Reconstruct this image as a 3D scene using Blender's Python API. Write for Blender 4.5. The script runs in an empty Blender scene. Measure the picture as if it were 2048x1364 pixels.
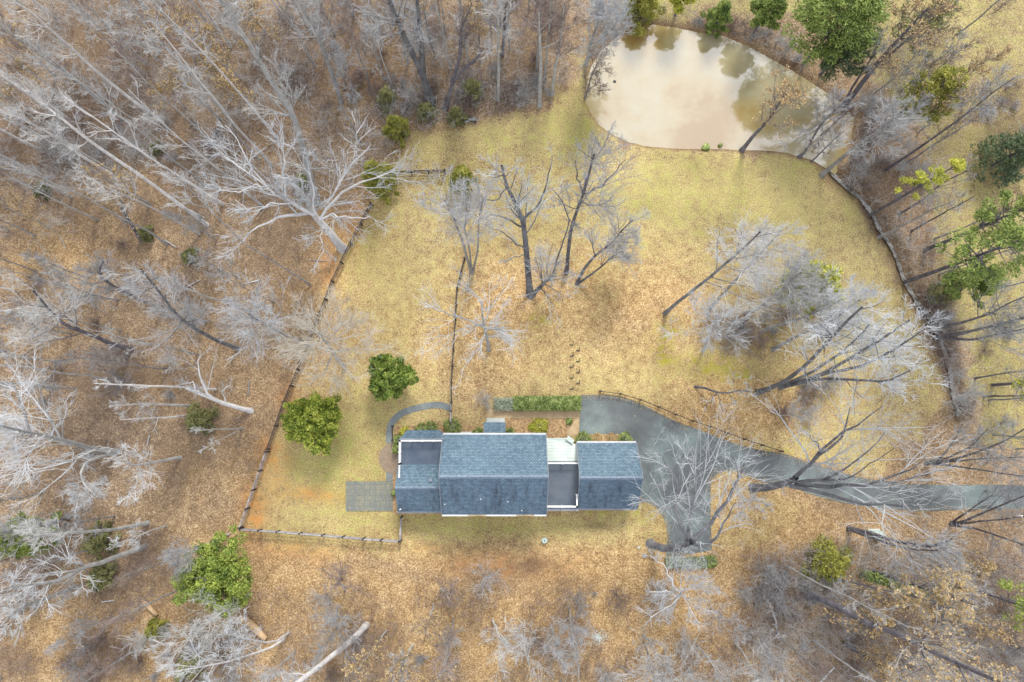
import bpy, bmesh, math, random
import numpy as np
from mathutils import Vector
sc = bpy.context.scene
COL = sc.collection
rad = math.radians
# ------------------------------------------------------------------ camera, sky, sun, exposure
CAMH = 82.0; F = 1365.0; NADY = 842.0
TILT = math.atan((NADY - 682.0) / F)
cam = bpy.data.cameras.new('camera'); camo = bpy.data.objects.new('camera', cam); COL.objects.link(camo)
cam.sensor_width = 36.0; cam.lens = 24.0; cam.clip_end = 6000; cam.clip_start = 0.5
camo.location = (0, 0, CAMH); camo.rotation_euler = (TILT, 0, 0)
sc.camera = camo
SUN_EL = rad(44); SUN_AZ = rad(12)      # azimuth measured from +Y towards +X
SKY_STRENGTH = 0.112; SUN_STRENGTH = 2.3
sc.view_settings.view_transform = 'Standard'; sc.view_settings.look = 'None'
sc.view_settings.exposure = 0.80; sc.view_settings.gamma = 1.0
world = bpy.data.worlds.new('World'); sc.world = world; world.use_nodes = True
wn = world.node_tree.nodes; wl = world.node_tree.links; wn.clear()
wo = wn.new('ShaderNodeOutputWorld'); bg = wn.new('ShaderNodeBackground'); sky = wn.new('ShaderNodeTexSky')
sky.sky_type = 'NISHITA'; sky.sun_disc = False; sky.sun_elevation = SUN_EL; sky.sun_rotation = SUN_AZ
tcw = wn.new('ShaderNodeTexCoord'); nzw = wn.new('ShaderNodeTexNoise'); nzw.inputs['Scale'].default_value = 1.7
nzw.inputs['Detail'].default_value = 7; nzw.inputs['Roughness'].default_value = 0.55
rmpw = wn.new('ShaderNodeMapRange'); rmpw.inputs['From Min'].default_value = 0.38; rmpw.inputs['From Max'].default_value = 0.62
mixw = wn.new('ShaderNodeMix'); mixw.data_type = 'RGBA'; mixw.inputs['B'].default_value = (9.5, 9.6, 10.0, 1)
wl.new(tcw.outputs['Generated'], nzw.inputs['Vector']); wl.new(nzw.outputs['Fac'], rmpw.inputs['Value'])
mm = wn.new('ShaderNodeMath'); mm.operation = 'MULTIPLY_ADD'; mm.inputs[1].default_value = 0.45; mm.inputs[2].default_value = 0.5
wl.new(rmpw.outputs['Result'], mm.inputs[0])
wl.new(mm.outputs[0], mixw.inputs['Factor']); wl.new(sky.outputs['Color'], mixw.inputs['A'])
wl.new(mixw.outputs['Result'], bg.inputs['Color']); bg.inputs['Strength'].default_value = SKY_STRENGTH
wl.new(bg.outputs['Background'], wo.inputs['Surface'])
sun = bpy.data.lights.new('sun', 'SUN'); suno = bpy.data.objects.new('sun', sun); COL.objects.link(suno)
sun.energy = SUN_STRENGTH; sun.angle = rad(14); sun.color = (1.0, 0.95, 0.86)
_sd = Vector((math.sin(SUN_AZ) * math.cos(SUN_EL), math.cos(SUN_AZ) * math.cos(SUN_EL), math.sin(SUN_EL)))
suno.rotation_euler = _sd.to_track_quat('Z', 'Y').to_euler(); suno.location = _sd * 150

# ------------------------------------------------------------------ geometry helpers
CT, ST = math.cos(TILT), math.sin(TILT)
def ray(px, py):
    x = (px - 1024.0) / F; dy = -(py - 682.0) / F
    return x, dy * CT + ST, dy * ST - CT
def W(px, py, z=0.0):
    """photo pixel (2048 wide) + height above ground -> point in the place"""
    x, y, dz = ray(px, py); s = (z - CAMH) / dz
    return np.array((x * s, y * s, z))
def PX(x, y, z=0.0):
    """point -> photo pixel (vectorised)"""
    dz = z - CAMH
    yc = y * CT + dz * ST; zc = -y * ST + dz * CT
    return 1024 + F * x / -zc, 682 - F * yc / -zc
def best_height(base, top, lo=5, hi=34):
    b = W(*base); x, y, dz = ray(*top)
    s = (b[0] * x + b[1] * y) / (x * x + y * y)
    return min(hi, max(lo, CAMH + s * dz))

def raw_mesh(name, V, Fc, smooth=False):
    """V [n,3] array, Fc [m,k] array (all faces with k corners)"""
    me = bpy.data.meshes.new(name)
    V = np.asarray(V, dtype=np.float32); Fc = np.asarray(Fc, dtype=np.int32)
    m, k = Fc.shape
    me.vertices.add(len(V)); me.vertices.foreach_set('co', V.ravel())
    me.loops.add(m * k); me.loops.foreach_set('vertex_index', Fc.ravel())
    me.polygons.add(m); me.polygons.foreach_set('loop_start', np.arange(0, m * k, k, dtype=np.int32))
    me.polygons.foreach_set('loop_total', np.full(m, k, dtype=np.int32))
    me.polygons.foreach_set('use_smooth', np.full(m, smooth, dtype=bool))
    me.update(calc_edges=True)
    return me
def link(name, me, mat=None, parent=None, loc=None):
    o = bpy.data.objects.new(name, me); COL.objects.link(o)
    if mat is not None and me is not None and len(me.materials) == 0: me.materials.append(mat)
    if parent is not None: o.parent = parent
    if loc is not None: o.location = tuple(float(v) for v in loc)
    return o
ALL_LABELS = set()
def tag(o, label=None, cat=None, group=None, kind=None):
    if label:
        o['label'] = label
        if kind is None and group is None and label in ALL_LABELS: print('DUP LABEL', label)
        if len(label.split()) > 16 or len(label.split()) < 4: print('LABEL LENGTH', label)
        ALL_LABELS.add(label)
    if cat: o['category'] = cat
    if group: o['group'] = group
    if kind: o['kind'] = kind
    return o
def empty(name, loc, rz=0.0):
    o = bpy.data.objects.new(name, None); COL.objects.link(o); o.empty_display_size = 0.5
    o.location = tuple(float(v) for v in loc); o.rotation_euler = (0, 0, rz)
    return o

class MB:
    """collects boxes, prisms and polygons into one mesh"""
    def __init__(s): s.bm = bmesh.new()
    def poly(s, pts): s.bm.faces.new([s.bm.verts.new(tuple(float(c) for c in p)) for p in pts])
    def hexa(s, p):      # 8 corners: bottom 4 ccw, top 4 ccw
        v = [s.bm.verts.new(tuple(float(c) for c in q)) for q in p]
        for f in ((3, 2, 1, 0), (4, 5, 6, 7), (0, 1, 5, 4), (1, 2, 6, 5), (2, 3, 7, 6), (3, 0, 4, 7)):
            s.bm.faces.new([v[i] for i in f])
    def box(s, x0, x1, y0, y1, z0, z1):
        s.hexa([(x0, y0, z0), (x1, y0, z0), (x1, y1, z0), (x0, y1, z0), (x0, y0, z1), (x1, y0, z1), (x1, y1, z1), (x0, y1, z1)])
    def beam(s, a, b, w, h):   # a box running from a to b, width w (horizontal), height h
        a = Vector([float(c) for c in a]); b = Vector([float(c) for c in b]); d = (b - a).normalized()
        sd = d.cross(Vector((0, 0, 1)));
        sd = Vector((1, 0, 0)) if sd.length < 1e-4 else sd.normalized()
        up = sd.cross(d).normalized(); sd = sd * w / 2; up = up * h / 2
        s.hexa([a - sd - up, a + sd - up, b + sd - up, b - sd - up, a - sd + up, a + sd + up, b + sd + up, b - sd + up])
    def prism(s, pts, z0, z1):  # polygon extruded
        n = len(pts)
        lo = [s.bm.verts.new((float(p[0]), float(p[1]), z0)) for p in pts]; hi = [s.bm.verts.new((float(p[0]), float(p[1]), z1)) for p in pts]
        s.bm.faces.new(hi); s.bm.faces.new(lo[::-1])
        for i in range(n): j = (i + 1) % n; s.bm.faces.new((lo[i], lo[j], hi[j], hi[i]))
    def slab(s, quad, t):       # sloping quad (top surface) thickened downwards by t
        q = [np.array(p, float) for p in quad]; dn = np.array((0, 0, -t))
        n = len(q)
        hi = [s.bm.verts.new(tuple(p)) for p in q]; lo = [s.bm.verts.new(tuple(p + dn)) for p in q]
        s.bm.faces.new(hi); s.bm.faces.new(lo[::-1])
        for i in range(n): j = (i + 1) % n; s.bm.faces.new((lo[i], lo[j], hi[j], hi[i]))
    def cyl(s, c, r, z0, z1, n=10, r2=None):
        r2 = r if r2 is None else r2
        lo = [s.bm.verts.new((c[0] + r * math.cos(2 * math.pi * i / n), c[1] + r * math.sin(2 * math.pi * i / n), z0)) for i in range(n)]
        hi = [s.bm.verts.new((c[0] + r2 * math.cos(2 * math.pi * i / n), c[1] + r2 * math.sin(2 * math.pi * i / n), z1)) for i in range(n)]
        s.bm.faces.new(hi); s.bm.faces.new(lo[::-1])
        for i in range(n): j = (i + 1) % n; s.bm.faces.new((lo[i], lo[j], hi[j], hi[i]))
    def build(s, name, mat, parent=None, bevel=0, loc=None):
        bmesh.ops.recalc_face_normals(s.bm, faces=s.bm.faces)
        if bevel: bmesh.ops.bevel(s.bm, geom=list(s.bm.edges), offset=bevel, segments=1, affect='EDGES')
        me = bpy.data.meshes.new(name); s.bm.to_mesh(me); s.bm.free()
        return link(name, me, mat, parent, loc)

# ------------------------------------------------------------------ materials
def newmat(name):
    m = bpy.data.materials.new(name); m.use_nodes = True; nt = m.node_tree
    b = nt.nodes['Principled BSDF']; b.inputs['Specular IOR Level'].default_value = 0.3
    return m, nt, b
def N(nt, t, **kw):
    n = nt.nodes.new(t)
    for k, v in kw.items(): setattr(n, k, v)
    return n
def coords(nt, kind='Object', scale=(1, 1, 1), geo=False):
    mp = N(nt, 'ShaderNodeMapping'); mp.inputs['Scale'].default_value = scale
    if geo: g = N(nt, 'ShaderNodeNewGeometry'); nt.links.new(g.outputs['Position'], mp.inputs['Vector'])
    else: g = N(nt, 'ShaderNodeTexCoord'); nt.links.new(g.outputs[kind], mp.inputs['Vector'])
    return mp.outputs['Vector']
def noise(nt, vec, scale, detail=4, rough=0.6):
    n = N(nt, 'ShaderNodeTexNoise'); n.inputs['Scale'].default_value = scale; n.inputs['Detail'].default_value = detail
    n.inputs['Roughness'].default_value = rough; nt.links.new(vec, n.inputs['Vector']); return n
def ramp(nt, fac, stops):
    r = N(nt, 'ShaderNodeValToRGB'); e = r.color_ramp.elements
    while len(e) < len(stops): e.new(0.5)
    for i, (p, c) in enumerate(stops): e[i].position = p; e[i].color = (*c, 1)
    nt.links.new(fac, r.inputs['Fac']); return r.outputs['Color']
def mix(nt, fac, a, b, mode='MIX'):
    m = N(nt, 'ShaderNodeMix', data_type='RGBA', blend_type=mode)
    for sock, v in (('Factor', fac), ('A', a), ('B', b)):
        if isinstance(v, (int, float)): m.inputs[sock].default_value = v
        elif isinstance(v, tuple): m.inputs[sock].default_value = (*v, 1)
        else: nt.links.new(v, m.inputs[sock])
    return m.outputs['Result']
def math_(nt, op, a, b=None, c=None, clamp=False):
    m = N(nt, 'ShaderNodeMath', operation=op, use_clamp=clamp)
    for i, v in enumerate((a, b, c)):
        if v is None: continue
        if isinstance(v, (int, float)): m.inputs[i].default_value = v
        else: nt.links.new(v, m.inputs[i])
    return m.outputs[0]
def bump(nt, b, h, strength=0.4, dist=0.05):
    bp = N(nt, 'ShaderNodeBump'); bp.inputs['Strength'].default_value = strength; bp.inputs['Distance'].default_value = dist
    nt.links.new(h, bp.inputs['Height']); nt.links.new(bp.outputs['Normal'], b.inputs['Normal'])

def bark(name, c1, c2, scale=1.2, patch=None):
    m, nt, b = newmat(name); v = coords(nt, geo=True)
    n = noise(nt, v, scale, 5, 0.7); col = ramp(nt, n.outputs['Fac'], [(0.3, c1), (0.7, c2)])
    oi = N(nt, 'ShaderNodeObjectInfo')
    hsv = N(nt, 'ShaderNodeHueSaturation'); nt.links.new(math_(nt, 'MULTIPLY_ADD', oi.outputs['Random'], 0.35, 0.82), hsv.inputs['Value'])
    nt.links.new(col, hsv.inputs['Color']); nt.links.new(hsv.outputs['Color'], b.inputs['Base Color'])
    b.inputs['Roughness'].default_value = 0.9; b.inputs['Specular IOR Level'].default_value = 0.15
    return m
def leafmat(name, c1, c2, c3, scale=0.9, trans=0.15):
    m, nt, b = newmat(name); v = coords(nt, geo=True)
    n = noise(nt, v, scale, 3, 0.6)
    wn_ = N(nt, 'ShaderNodeTexVoronoi'); wn_.inputs['Scale'].default_value = 6.0; nt.links.new(v, wn_.inputs['Vector'])
    f = math_(nt, 'ADD', math_(nt, 'MULTIPLY', n.outputs['Fac'], 0.7), math_(nt, 'MULTIPLY', wn_.outputs['Color'], 0.3))
    col = ramp(nt, f, [(0.36, c1), (0.5, c2), (0.64, c3)])  # tone steps also paint leaf highlights and dark gaps into the colour
    nt.links.new(col, b.inputs['Base Color']); b.inputs['Roughness'].default_value = 0.6
    tr = N(nt, 'ShaderNodeBsdfTranslucent'); nt.links.new(col, tr.inputs['Color'])
    ms = N(nt, 'ShaderNodeMixShader'); ms.inputs['Fac'].default_value = trans
    out = nt.nodes['Material Output']; nt.links.new(b.outputs[0], ms.inputs[1]); nt.links.new(tr.outputs[0], ms.inputs[2]); nt.links.new(ms.outputs[0], out.inputs['Surface'])
    return m
M = {}
M['bark_white'] = bark('pale bark', (0.40, 0.39, 0.39), (0.68, 0.67, 0.67))
M['bark_pale'] = bark('light grey bark', (0.24, 0.24, 0.235), (0.46, 0.46, 0.455))
M['bark_grey'] = bark('grey bark', (0.17, 0.165, 0.17), (0.36, 0.355, 0.35))
M['bark_dark'] = bark('dark bark', (0.065, 0.06, 0.07), (0.19, 0.18, 0.20))
M['twig_tan'] = bark('tan white twigs', (0.42, 0.38, 0.32), (0.64, 0.60, 0.52))
M['bark_mid'] = bark('mid grey bark', (0.065, 0.065, 0.075), (0.24, 0.24, 0.25), 0.6)
M['twig_white'] = bark('white twigs', (0.36, 0.375, 0.395), (0.58, 0.60, 0.62))
M['twig_pale'] = bark('pale twigs', (0.31, 0.31, 0.31), (0.50, 0.50, 0.495))
M['twig_grey'] = bark('grey twigs', (0.23, 0.232, 0.24), (0.41, 0.412, 0.42))
M['twig_brown'] = bark('brown twigs', (0.15, 0.11, 0.095), (0.30, 0.24, 0.215))
M['wood_split'] = bark('split wood', (0.30, 0.19, 0.10), (0.60, 0.44, 0.27), 2.4)
M['leaf_magnolia'] = leafmat('magnolia leaves', (0.075, 0.12, 0.02), (0.24, 0.30, 0.03), (0.46, 0.48, 0.10))
M['leaf_magnolia_dark'] = leafmat('dark magnolia leaves', (0.055, 0.10, 0.022), (0.15, 0.22, 0.03), (0.32, 0.38, 0.09))
M['leaf_holly'] = leafmat('bright evergreen leaves', (0.085, 0.14, 0.03), (0.22, 0.29, 0.05), (0.38, 0.44, 0.09))
M['leaf_cedar'] = leafmat('cedar foliage', (0.14, 0.15, 0.03), (0.27, 0.27, 0.045), (0.42, 0.40, 0.09))
M['leaf_cedar_dull'] = leafmat('dull cedar foliage', (0.12, 0.13, 0.05), (0.21, 0.21, 0.08), (0.31, 0.30, 0.13))
M['leaf_pine'] = leafmat('pine needles', (0.075, 0.12, 0.03), (0.185, 0.25, 0.055), (0.33, 0.39, 0.10))
M['leaf_pine_dark'] = leafmat('dark pine needles', (0.05, 0.08, 0.045), (0.10, 0.14, 0.07), (0.17, 0.22, 0.10))
M['leaf_yellow'] = leafmat('yellow green needles', (0.22, 0.24, 0.03), (0.40, 0.41, 0.05), (0.56, 0.55, 0.10))
M['leaf_hedge'] = leafmat('hedge leaves', (0.09, 0.13, 0.035), (0.21, 0.28, 0.07), (0.40, 0.46, 0.18), 1.5)
M['leaf_lavender'] = leafmat('grey green leaves', (0.19, 0.23, 0.15), (0.33, 0.38, 0.28), (0.50, 0.54, 0.43), 1.5)
M['leaf_tan'] = leafmat('dry tan leaves', (0.36, 0.24, 0.11), (0.52, 0.38, 0.18), (0.68, 0.54, 0.29), 2.0, 0.3)

def ground_material():
    m, nt, b = newmat('lawn and leaf litter'); L = nt.links
    v = coords(nt, geo=True)
    at = N(nt, 'ShaderNodeAttribute', attribute_name='cover'); sep = N(nt, 'ShaderNodeSeparateColor'); L.new(at.outputs['Color'], sep.inputs[0])
    grass, warm, clay = sep.outputs[0], sep.outputs[1], sep.outputs[2]
    at2 = N(nt, 'ShaderNodeAttribute', attribute_name='cover_b'); sep2 = N(nt, 'ShaderNodeSeparateColor'); L.new(at2.outputs['Color'], sep2.inputs[0])
    green, dark, wet = sep2.outputs[0], sep2.outputs[1], sep2.outputs[2]
    # single leaves
    vo = N(nt, 'ShaderNodeTexVoronoi'); vo.inputs['Scale'].default_value = 9.0; L.new(v, vo.inputs['Vector'])
    vs = N(nt, 'ShaderNodeSeparateColor'); L.new(vo.outputs['Color'], vs.inputs[0])
    fine = noise(nt, v, 6.5, 6, 0.8); mid = noise(nt, v, 0.9, 6, 0.7); big = noise(nt, v, 0.10, 6, 0.65)
    leafv = math_(nt, 'ADD', math_(nt, 'ADD', math_(nt, 'MULTIPLY', vs.outputs[0], 0.42), math_(nt, 'MULTIPLY', fine.outputs['Fac'], 0.55)), math_(nt, 'MULTIPLY', mid.outputs['Fac'], 0.32))
    litter_cool = ramp(nt, leafv, [(0.36, (0.110, 0.077, 0.054)), (0.60, (0.206, 0.146, 0.100)), (0.77, (0.305, 0.217, 0.143)), (0.94, (0.51, 0.40, 0.28))])
    litter_warm = ramp(nt, leafv, [(0.38, (0.190, 0.110, 0.050)), (0.60, (0.352, 0.222, 0.104)), (0.77, (0.48, 0.330, 0.162)), (0.94, (0.70, 0.55, 0.33))])
    litter = mix(nt, warm, litter_cool, litter_warm)
    straw = ramp(nt, fine.outputs['Fac'], [(0.36, (0.245, 0.190, 0.072)), (0.5, (0.410, 0.334, 0.142)), (0.64, (0.60, 0.52, 0.27))])
    greenc = ramp(nt, fine.outputs['Fac'], [(0.36, (0.130, 0.134, 0.026)), (0.5, (0.265, 0.262, 0.070)), (0.64, (0.44, 0.43, 0.165))])
    gfac = math_(nt, 'MULTIPLY_ADD', math_(nt, 'SUBTRACT', mid.outputs['Fac'], 0.5), 2.6, green, clamp=True)
    turf = mix(nt, gfac, straw, greenc)
    # leaves lie thicker or thinner over the grass
    t = math_(nt, 'ADD', grass, math_(nt, 'MULTIPLY', math_(nt, 'SUBTRACT', fine.outputs['Fac'], 0.5), 1.3))
    t = math_(nt, 'ADD', t, math_(nt, 'MULTIPLY', math_(nt, 'SUBTRACT', mid.outputs['Fac'], 0.5), 0.8))
    t = math_(nt, 'ADD', t, math_(nt, 'MULTIPLY', math_(nt, 'SUBTRACT', vs.outputs[1], 0.5), 0.62))
    mr = N(nt, 'ShaderNodeMapRange'); mr.inputs['From Min'].default_value = 0.22; mr.inputs['From Max'].default_value = 0.78; L.new(t, mr.inputs['Value'])
    col = mix(nt, mr.outputs['Result'], litter, turf)
    # bare clay
    cf = math_(nt, 'MULTIPLY', clay, math_(nt, 'MULTIPLY_ADD', math_(nt, 'SUBTRACT', mid.outputs['Fac'], 0.45), 4.0, 0.4, clamp=True))
    col = mix(nt, cf, col, (0.44, 0.19, 0.055))
    at3 = N(nt, 'ShaderNodeAttribute', attribute_name='cover_c')
    mf = math_(nt, 'MULTIPLY', at3.outputs['Fac'], math_(nt, 'MULTIPLY_ADD', math_(nt, 'SUBTRACT', mid.outputs['Fac'], 0.5), 9.0, 0.35, clamp=True), clamp=True)
    col = mix(nt, mf, col, mix(nt, fine.outputs['Fac'], (0.16, 0.13, 0.01), (0.38, 0.35, 0.04)))
    # darker brown where the dark channel is set, broken up by noise
    df = math_(nt, 'MULTIPLY', dark, math_(nt, 'MULTIPLY_ADD', math_(nt, 'SUBTRACT', mid.outputs['Fac'], 0.5), 3.0, 0.62, clamp=True))
    col = mix(nt, df, col, (0.085, 0.058, 0.042))
    col = mix(nt, wet, col, (0.16, 0.10, 0.05))
    bv = math_(nt, 'MULTIPLY_ADD', math_(nt, 'SUBTRACT', big.outputs['Fac'], 0.5), 1.1, 1.0)
    bv = math_(nt, 'ADD', bv, math_(nt, 'MULTIPLY', math_(nt, 'SUBTRACT', mid.outputs['Fac'], 0.5), 1.1))
    hs = N(nt, 'ShaderNodeHueSaturation'); L.new(bv, hs.inputs['Value']); L.new(col, hs.inputs['Color'])
    L.new(hs.outputs['Color'], b.inputs['Base Color']); b.inputs['Roughness'].default_value = 0.95; b.inputs['Specular IOR Level'].default_value = 0.1
    bump(nt, b, math_(nt, 'ADD', leafv, math_(nt, 'MULTIPLY', mid.outputs['Fac'], 1.5)), 0.5, 0.09)
    return m
M['ground'] = ground_material()

def shingles(name, c1, c2, c3, stain=0.0):
    m, nt, b = newmat(name); v = coords(nt, geo=True)
    br = N(nt, 'ShaderNodeTexBrick'); br.inputs['Scale'].default_value = 1.0; br.inputs['Brick Width'].default_value = 0.32; br.inputs['Row Height'].default_value = 0.155
    br.inputs['Mortar Size'].default_value = 0.022; br.inputs['Color1'].default_value = (*c1, 1); br.inputs['Color2'].default_value = (*c2, 1); br.inputs['Mortar'].default_value = (*c3, 1)
    br.inputs['Bias'].default_value = 0.1
    nt.links.new(v, br.inputs['Vector'])
    n1 = noise(nt, v, 3.0, 4, 0.7); n2 = noise(nt, v, 0.35, 5, 0.6)
    col = mix(nt, 0.55, br.outputs['Color'], ramp(nt, n1.outputs['Fac'], [(0.35, (0.55, 0.55, 0.55)), (0.65, (1.35, 1.35, 1.35))]), 'MULTIPLY')
    col = mix(nt, 0.6, col, ramp(nt, n2.outputs['Fac'], [(0.3, (0.75, 0.77, 0.8)), (0.7, (1.2, 1.2, 1.15))]), 'MULTIPLY')
    if stain:
        sv = coords(nt, scale=(1.1, 0.22, 0.22), geo=True); n3 = noise(nt, sv, 1.0, 6, 0.75)
        f = math_(nt, 'MULTIPLY', ramp(nt, n3.outputs['Fac'], [(0.52, (0, 0, 0)), (0.68, (1, 1, 1))]), stain)
        col = mix(nt, f, col, (0.035, 0.04, 0.055))
    nt.links.new(col, b.inputs['Base Color']); b.inputs['Roughness'].default_value = 0.85
    bump(nt, b, br.outputs['Fac'], 0.6, -0.02)
    return m
M['shingle'] = shingles('slate blue shingles', (0.102, 0.168, 0.228), (0.165, 0.240, 0.300), (0.055, 0.085, 0.12))
M['shingle_stained'] = shingles('weather stained shingles', (0.100, 0.160, 0.220), (0.155, 0.222, 0.290), (0.05, 0.075, 0.11), 0.75)
def simple(name, c, rough=0.7, var=0.15, scale=2.0, c2=None, geo=True, metal=0.0):
    m, nt, b = newmat(name); v = coords(nt, geo=geo); n = noise(nt, v, scale, 5, 0.65)
    c2 = c2 or tuple(x * (1 - var * 2) for x in c)
    nt.links.new(ramp(nt, n.outputs['Fac'], [(0.35, c2), (0.65, c)]), b.inputs['Base Color'])
    b.inputs['Roughness'].default_value = rough; b.inputs['Metallic'].default_value = metal
    bump(nt, b, n.outputs['Fac'], 0.15, 0.02)
    return m
M['cap'] = simple('ridge shingles', (0.20, 0.26, 0.33), 0.85, 0.2, 4)
M['white'] = simple('white paint', (0.80, 0.80, 0.79), 0.5, 0.05, 1.5)
M['trim_grey'] = simple('grey trim', (0.28, 0.30, 0.34), 0.6, 0.1, 2)
M['membrane'] = simple('deck membrane', (0.068, 0.092, 0.135), 0.75, 0.2, 0.7, (0.10, 0.125, 0.16))
M['membrane_worn'] = simple('worn deck membrane', (0.075, 0.098, 0.135), 0.75, 0.2, 0.45, (0.12, 0.14, 0.165))
M['siding'] = simple('painted siding', (0.62, 0.62, 0.58), 0.7, 0.06, 1.2)
M['brick_wall'] = simple('brown brick', (0.30, 0.17, 0.12), 0.85, 0.2, 4)
M['glass'] = simple('window glass', (0.04, 0.05, 0.06), 0.08, 0.1, 1)
M['slate'] = simple('blue grey paving', (0.21, 0.235, 0.235), 0.85, 0.15, 1.2)
M['flagstone'] = simple('brown round paving', (0.28, 0.215, 0.155), 0.85, 0.12, 1.6)
M['tan_path'] = simple('tan concrete', (0.46, 0.35, 0.21), 0.85, 0.1, 1.2, (0.36, 0.26, 0.15))
M['stone_pale'] = simple('pale stone', (0.52, 0.56, 0.54), 0.8, 0.08, 2)
M['fence_dark'] = simple('dark stained rails', (0.07, 0.06, 0.06), 0.8, 0.2, 3)
M['fence_grey'] = simple('weathered fence rails', (0.40, 0.38, 0.38), 0.85, 0.2, 2, (0.13, 0.12, 0.12))
M['mulch'] = simple('leaf strewn mulch', (0.48, 0.33, 0.17), 0.95, 0.35, 3.2, (0.19, 0.115, 0.065))
M['soil'] = simple('bare clay soil', (0.34, 0.13, 0.05), 0.95, 0.35, 2.2, (0.16, 0.075, 0.04))
M['metal_dark'] = simple('dark metal', (0.05, 0.05, 0.055), 0.5, 0.1, 3)
M['box_green'] = simple('pale green utility paint', (0.42, 0.50, 0.46), 0.6, 0.08, 3)
M['rock'] = simple('grey rock', (0.40, 0.38, 0.36), 0.9, 0.25, 3)
def seam_roof():
    m, nt, b = newmat('pale green metal roof'); v = coords(nt, geo=True); n = noise(nt, v, 0.5, 4, 0.6)
    col = ramp(nt, n.outputs['Fac'], [(0.35, (0.40, 0.46, 0.42)), (0.65, (0.54, 0.60, 0.58))])
    wv = N(nt, 'ShaderNodeTexWave', bands_direction='Y'); wv.inputs['Scale'].default_value = 0.9; nt.links.new(v, wv.inputs['Vector'])
    col = mix(nt, 0.35, col, ramp(nt, wv.outputs['Fac'], [(0.0, (0.6, 0.62, 0.6)), (0.25, (1.1, 1.1, 1.1))]), 'MULTIPLY')
    nt.links.new(col, b.inputs['Base Color']); b.inputs['Roughness'].default_value = 0.4; b.inputs['Metallic'].default_value = 0.15
    return m
M['metal_roof'] = seam_roof()
def asphalt():
    m, nt, b = newmat('weathered asphalt'); v = coords(nt, geo=True)
    n1 = noise(nt, v, 0.16, 6, 0.65); n2 = noise(nt, v, 6, 4, 0.8); n3 = noise(nt, coords(nt, scale=(0.25, 1.1, 1), geo=True), 0.5, 5, 0.6)
    col = ramp(nt, n1.outputs['Fac'], [(0.33, (0.080, 0.088, 0.092)), (0.5, (0.120, 0.134, 0.138)), (0.66, (0.180, 0.225, 0.220))])
    col = mix(nt, 0.5, col, ramp(nt, n2.outputs['Fac'], [(0.3, (0.72, 0.72, 0.72)), (0.7, (1.25, 1.25, 1.25))]), 'MULTIPLY')
    col = mix(nt, 0.5, col, ramp(nt, n3.outputs['Fac'], [(0.3, (0.8, 0.8, 0.82)), (0.7, (1.15, 1.15, 1.1))]), 'MULTIPLY')
    nt.links.new(col, b.inputs['Base Color']); b.inputs['Roughness'].default_value = 0.8; bump(nt, b, n2.outputs['Fac'], 0.3, 0.02)
    return m
M['asphalt'] = asphalt()
def slabs():
    m, nt, b = newmat('grey square slabs'); v = coords(nt, geo=True)
    br = N(nt, 'ShaderNodeTexBrick'); br.offset = 0.0; br.inputs['Scale'].default_value = 1.0; br.inputs['Brick Width'].default_value = 0.62; br.inputs['Row Height'].default_value = 0.62
    br.inputs['Mortar Size'].default_value = 0.02; br.inputs['Color1'].default_value = (0.165, 0.178, 0.165, 1); br.inputs['Color2'].default_value = (0.195, 0.20, 0.175, 1); br.inputs['Mortar'].default_value = (0.12, 0.13, 0.12, 1)
    nt.links.new(v, br.inputs['Vector']); n = noise(nt, v, 0.5, 5, 0.65)
    col = mix(nt, 0.6, br.outputs['Color'], ramp(nt, n.outputs['Fac'], [(0.35, (0.75, 0.8, 0.88)), (0.65, (1.2, 1.15, 0.95))]), 'MULTIPLY')
    nt.links.new(col, b.inputs['Base Color']); b.inputs['Roughness'].default_value = 0.85
    return m
M['slabs'] = slabs()
def water():
    m, nt, b = newmat('muddy pond water'); v = coords(nt, geo=True)
    n = noise(nt, v, 0.10, 6, 0.6); n2 = noise(nt, coords(nt, scale=(1, 0.5, 1), geo=True), 1.6, 4, 0.6)
    col = ramp(nt, n.outputs['Fac'], [(0.38, (0.29, 0.190, 0.062)), (0.48, (0.35, 0.275, 0.130)), (0.62, (0.385, 0.340, 0.215))])
    nt.links.new(col, b.inputs['Base Color']); b.inputs['Roughness'].default_value = 0.06; b.inputs['IOR'].default_value = 2.9
    b.inputs['Specular IOR Level'].default_value = 0.5
    bump(nt, b, n2.outputs['Fac'], 0.12, 0.02)
    return m
M['water'] = water()

# ------------------------------------------------------------------ ground, pond, creek
POND = [(1172, 200), (1174, 165), (1183, 130), (1203, 100), (1235, 68), (1270, 52), (1310, 46), (1352, 52), (1400, 62), (1452, 70), (1500, 90), (1550, 118), (1590, 140),
        (1640, 172), (1690, 205), (1712, 235), (1705, 275), (1690, 310), (1668, 345), (1650, 332), (1628, 318), (1600, 309), (1560, 300), (1520, 298), (1480, 298), (1440, 295), (1400, 295),
        (1350, 294), (1300, 291), (1260, 282), (1225, 266), (1200, 248), (1183, 226)]
CREEK = [(1664, 340), (1690, 366), (1722, 392), (1748, 425), (1764, 458), (1785, 488), (1800, 520), (1812, 556), (1838, 600), (1868, 640), (1890, 690), (1905, 740), (1912, 790), (1925, 830)]
def sdf_poly(px, py, poly):
    poly = np.array(poly, float); d = np.full(px.shape, 1e9); inside = np.zeros(px.shape, bool)
    for i in range(len(poly)):
        a = poly[i]; b = poly[(i + 1) % len(poly)]
        ex, ey = b - a; wx = px - a[0]; wy = py - a[1]
        t = np.clip((wx * ex + wy * ey) / (ex * ex + ey * ey + 1e-9), 0, 1)
        d = np.minimum(d, np.hypot(wx - ex * t, wy - ey * t))
        c = ((a[1] > py) != (b[1] > py))
        xi = ex * (py - a[1]) / (ey if abs(ey) > 1e-9 else 1e-9) + a[0]
        inside ^= c & (px < xi)
    return np.where(inside, -d, d)
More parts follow.
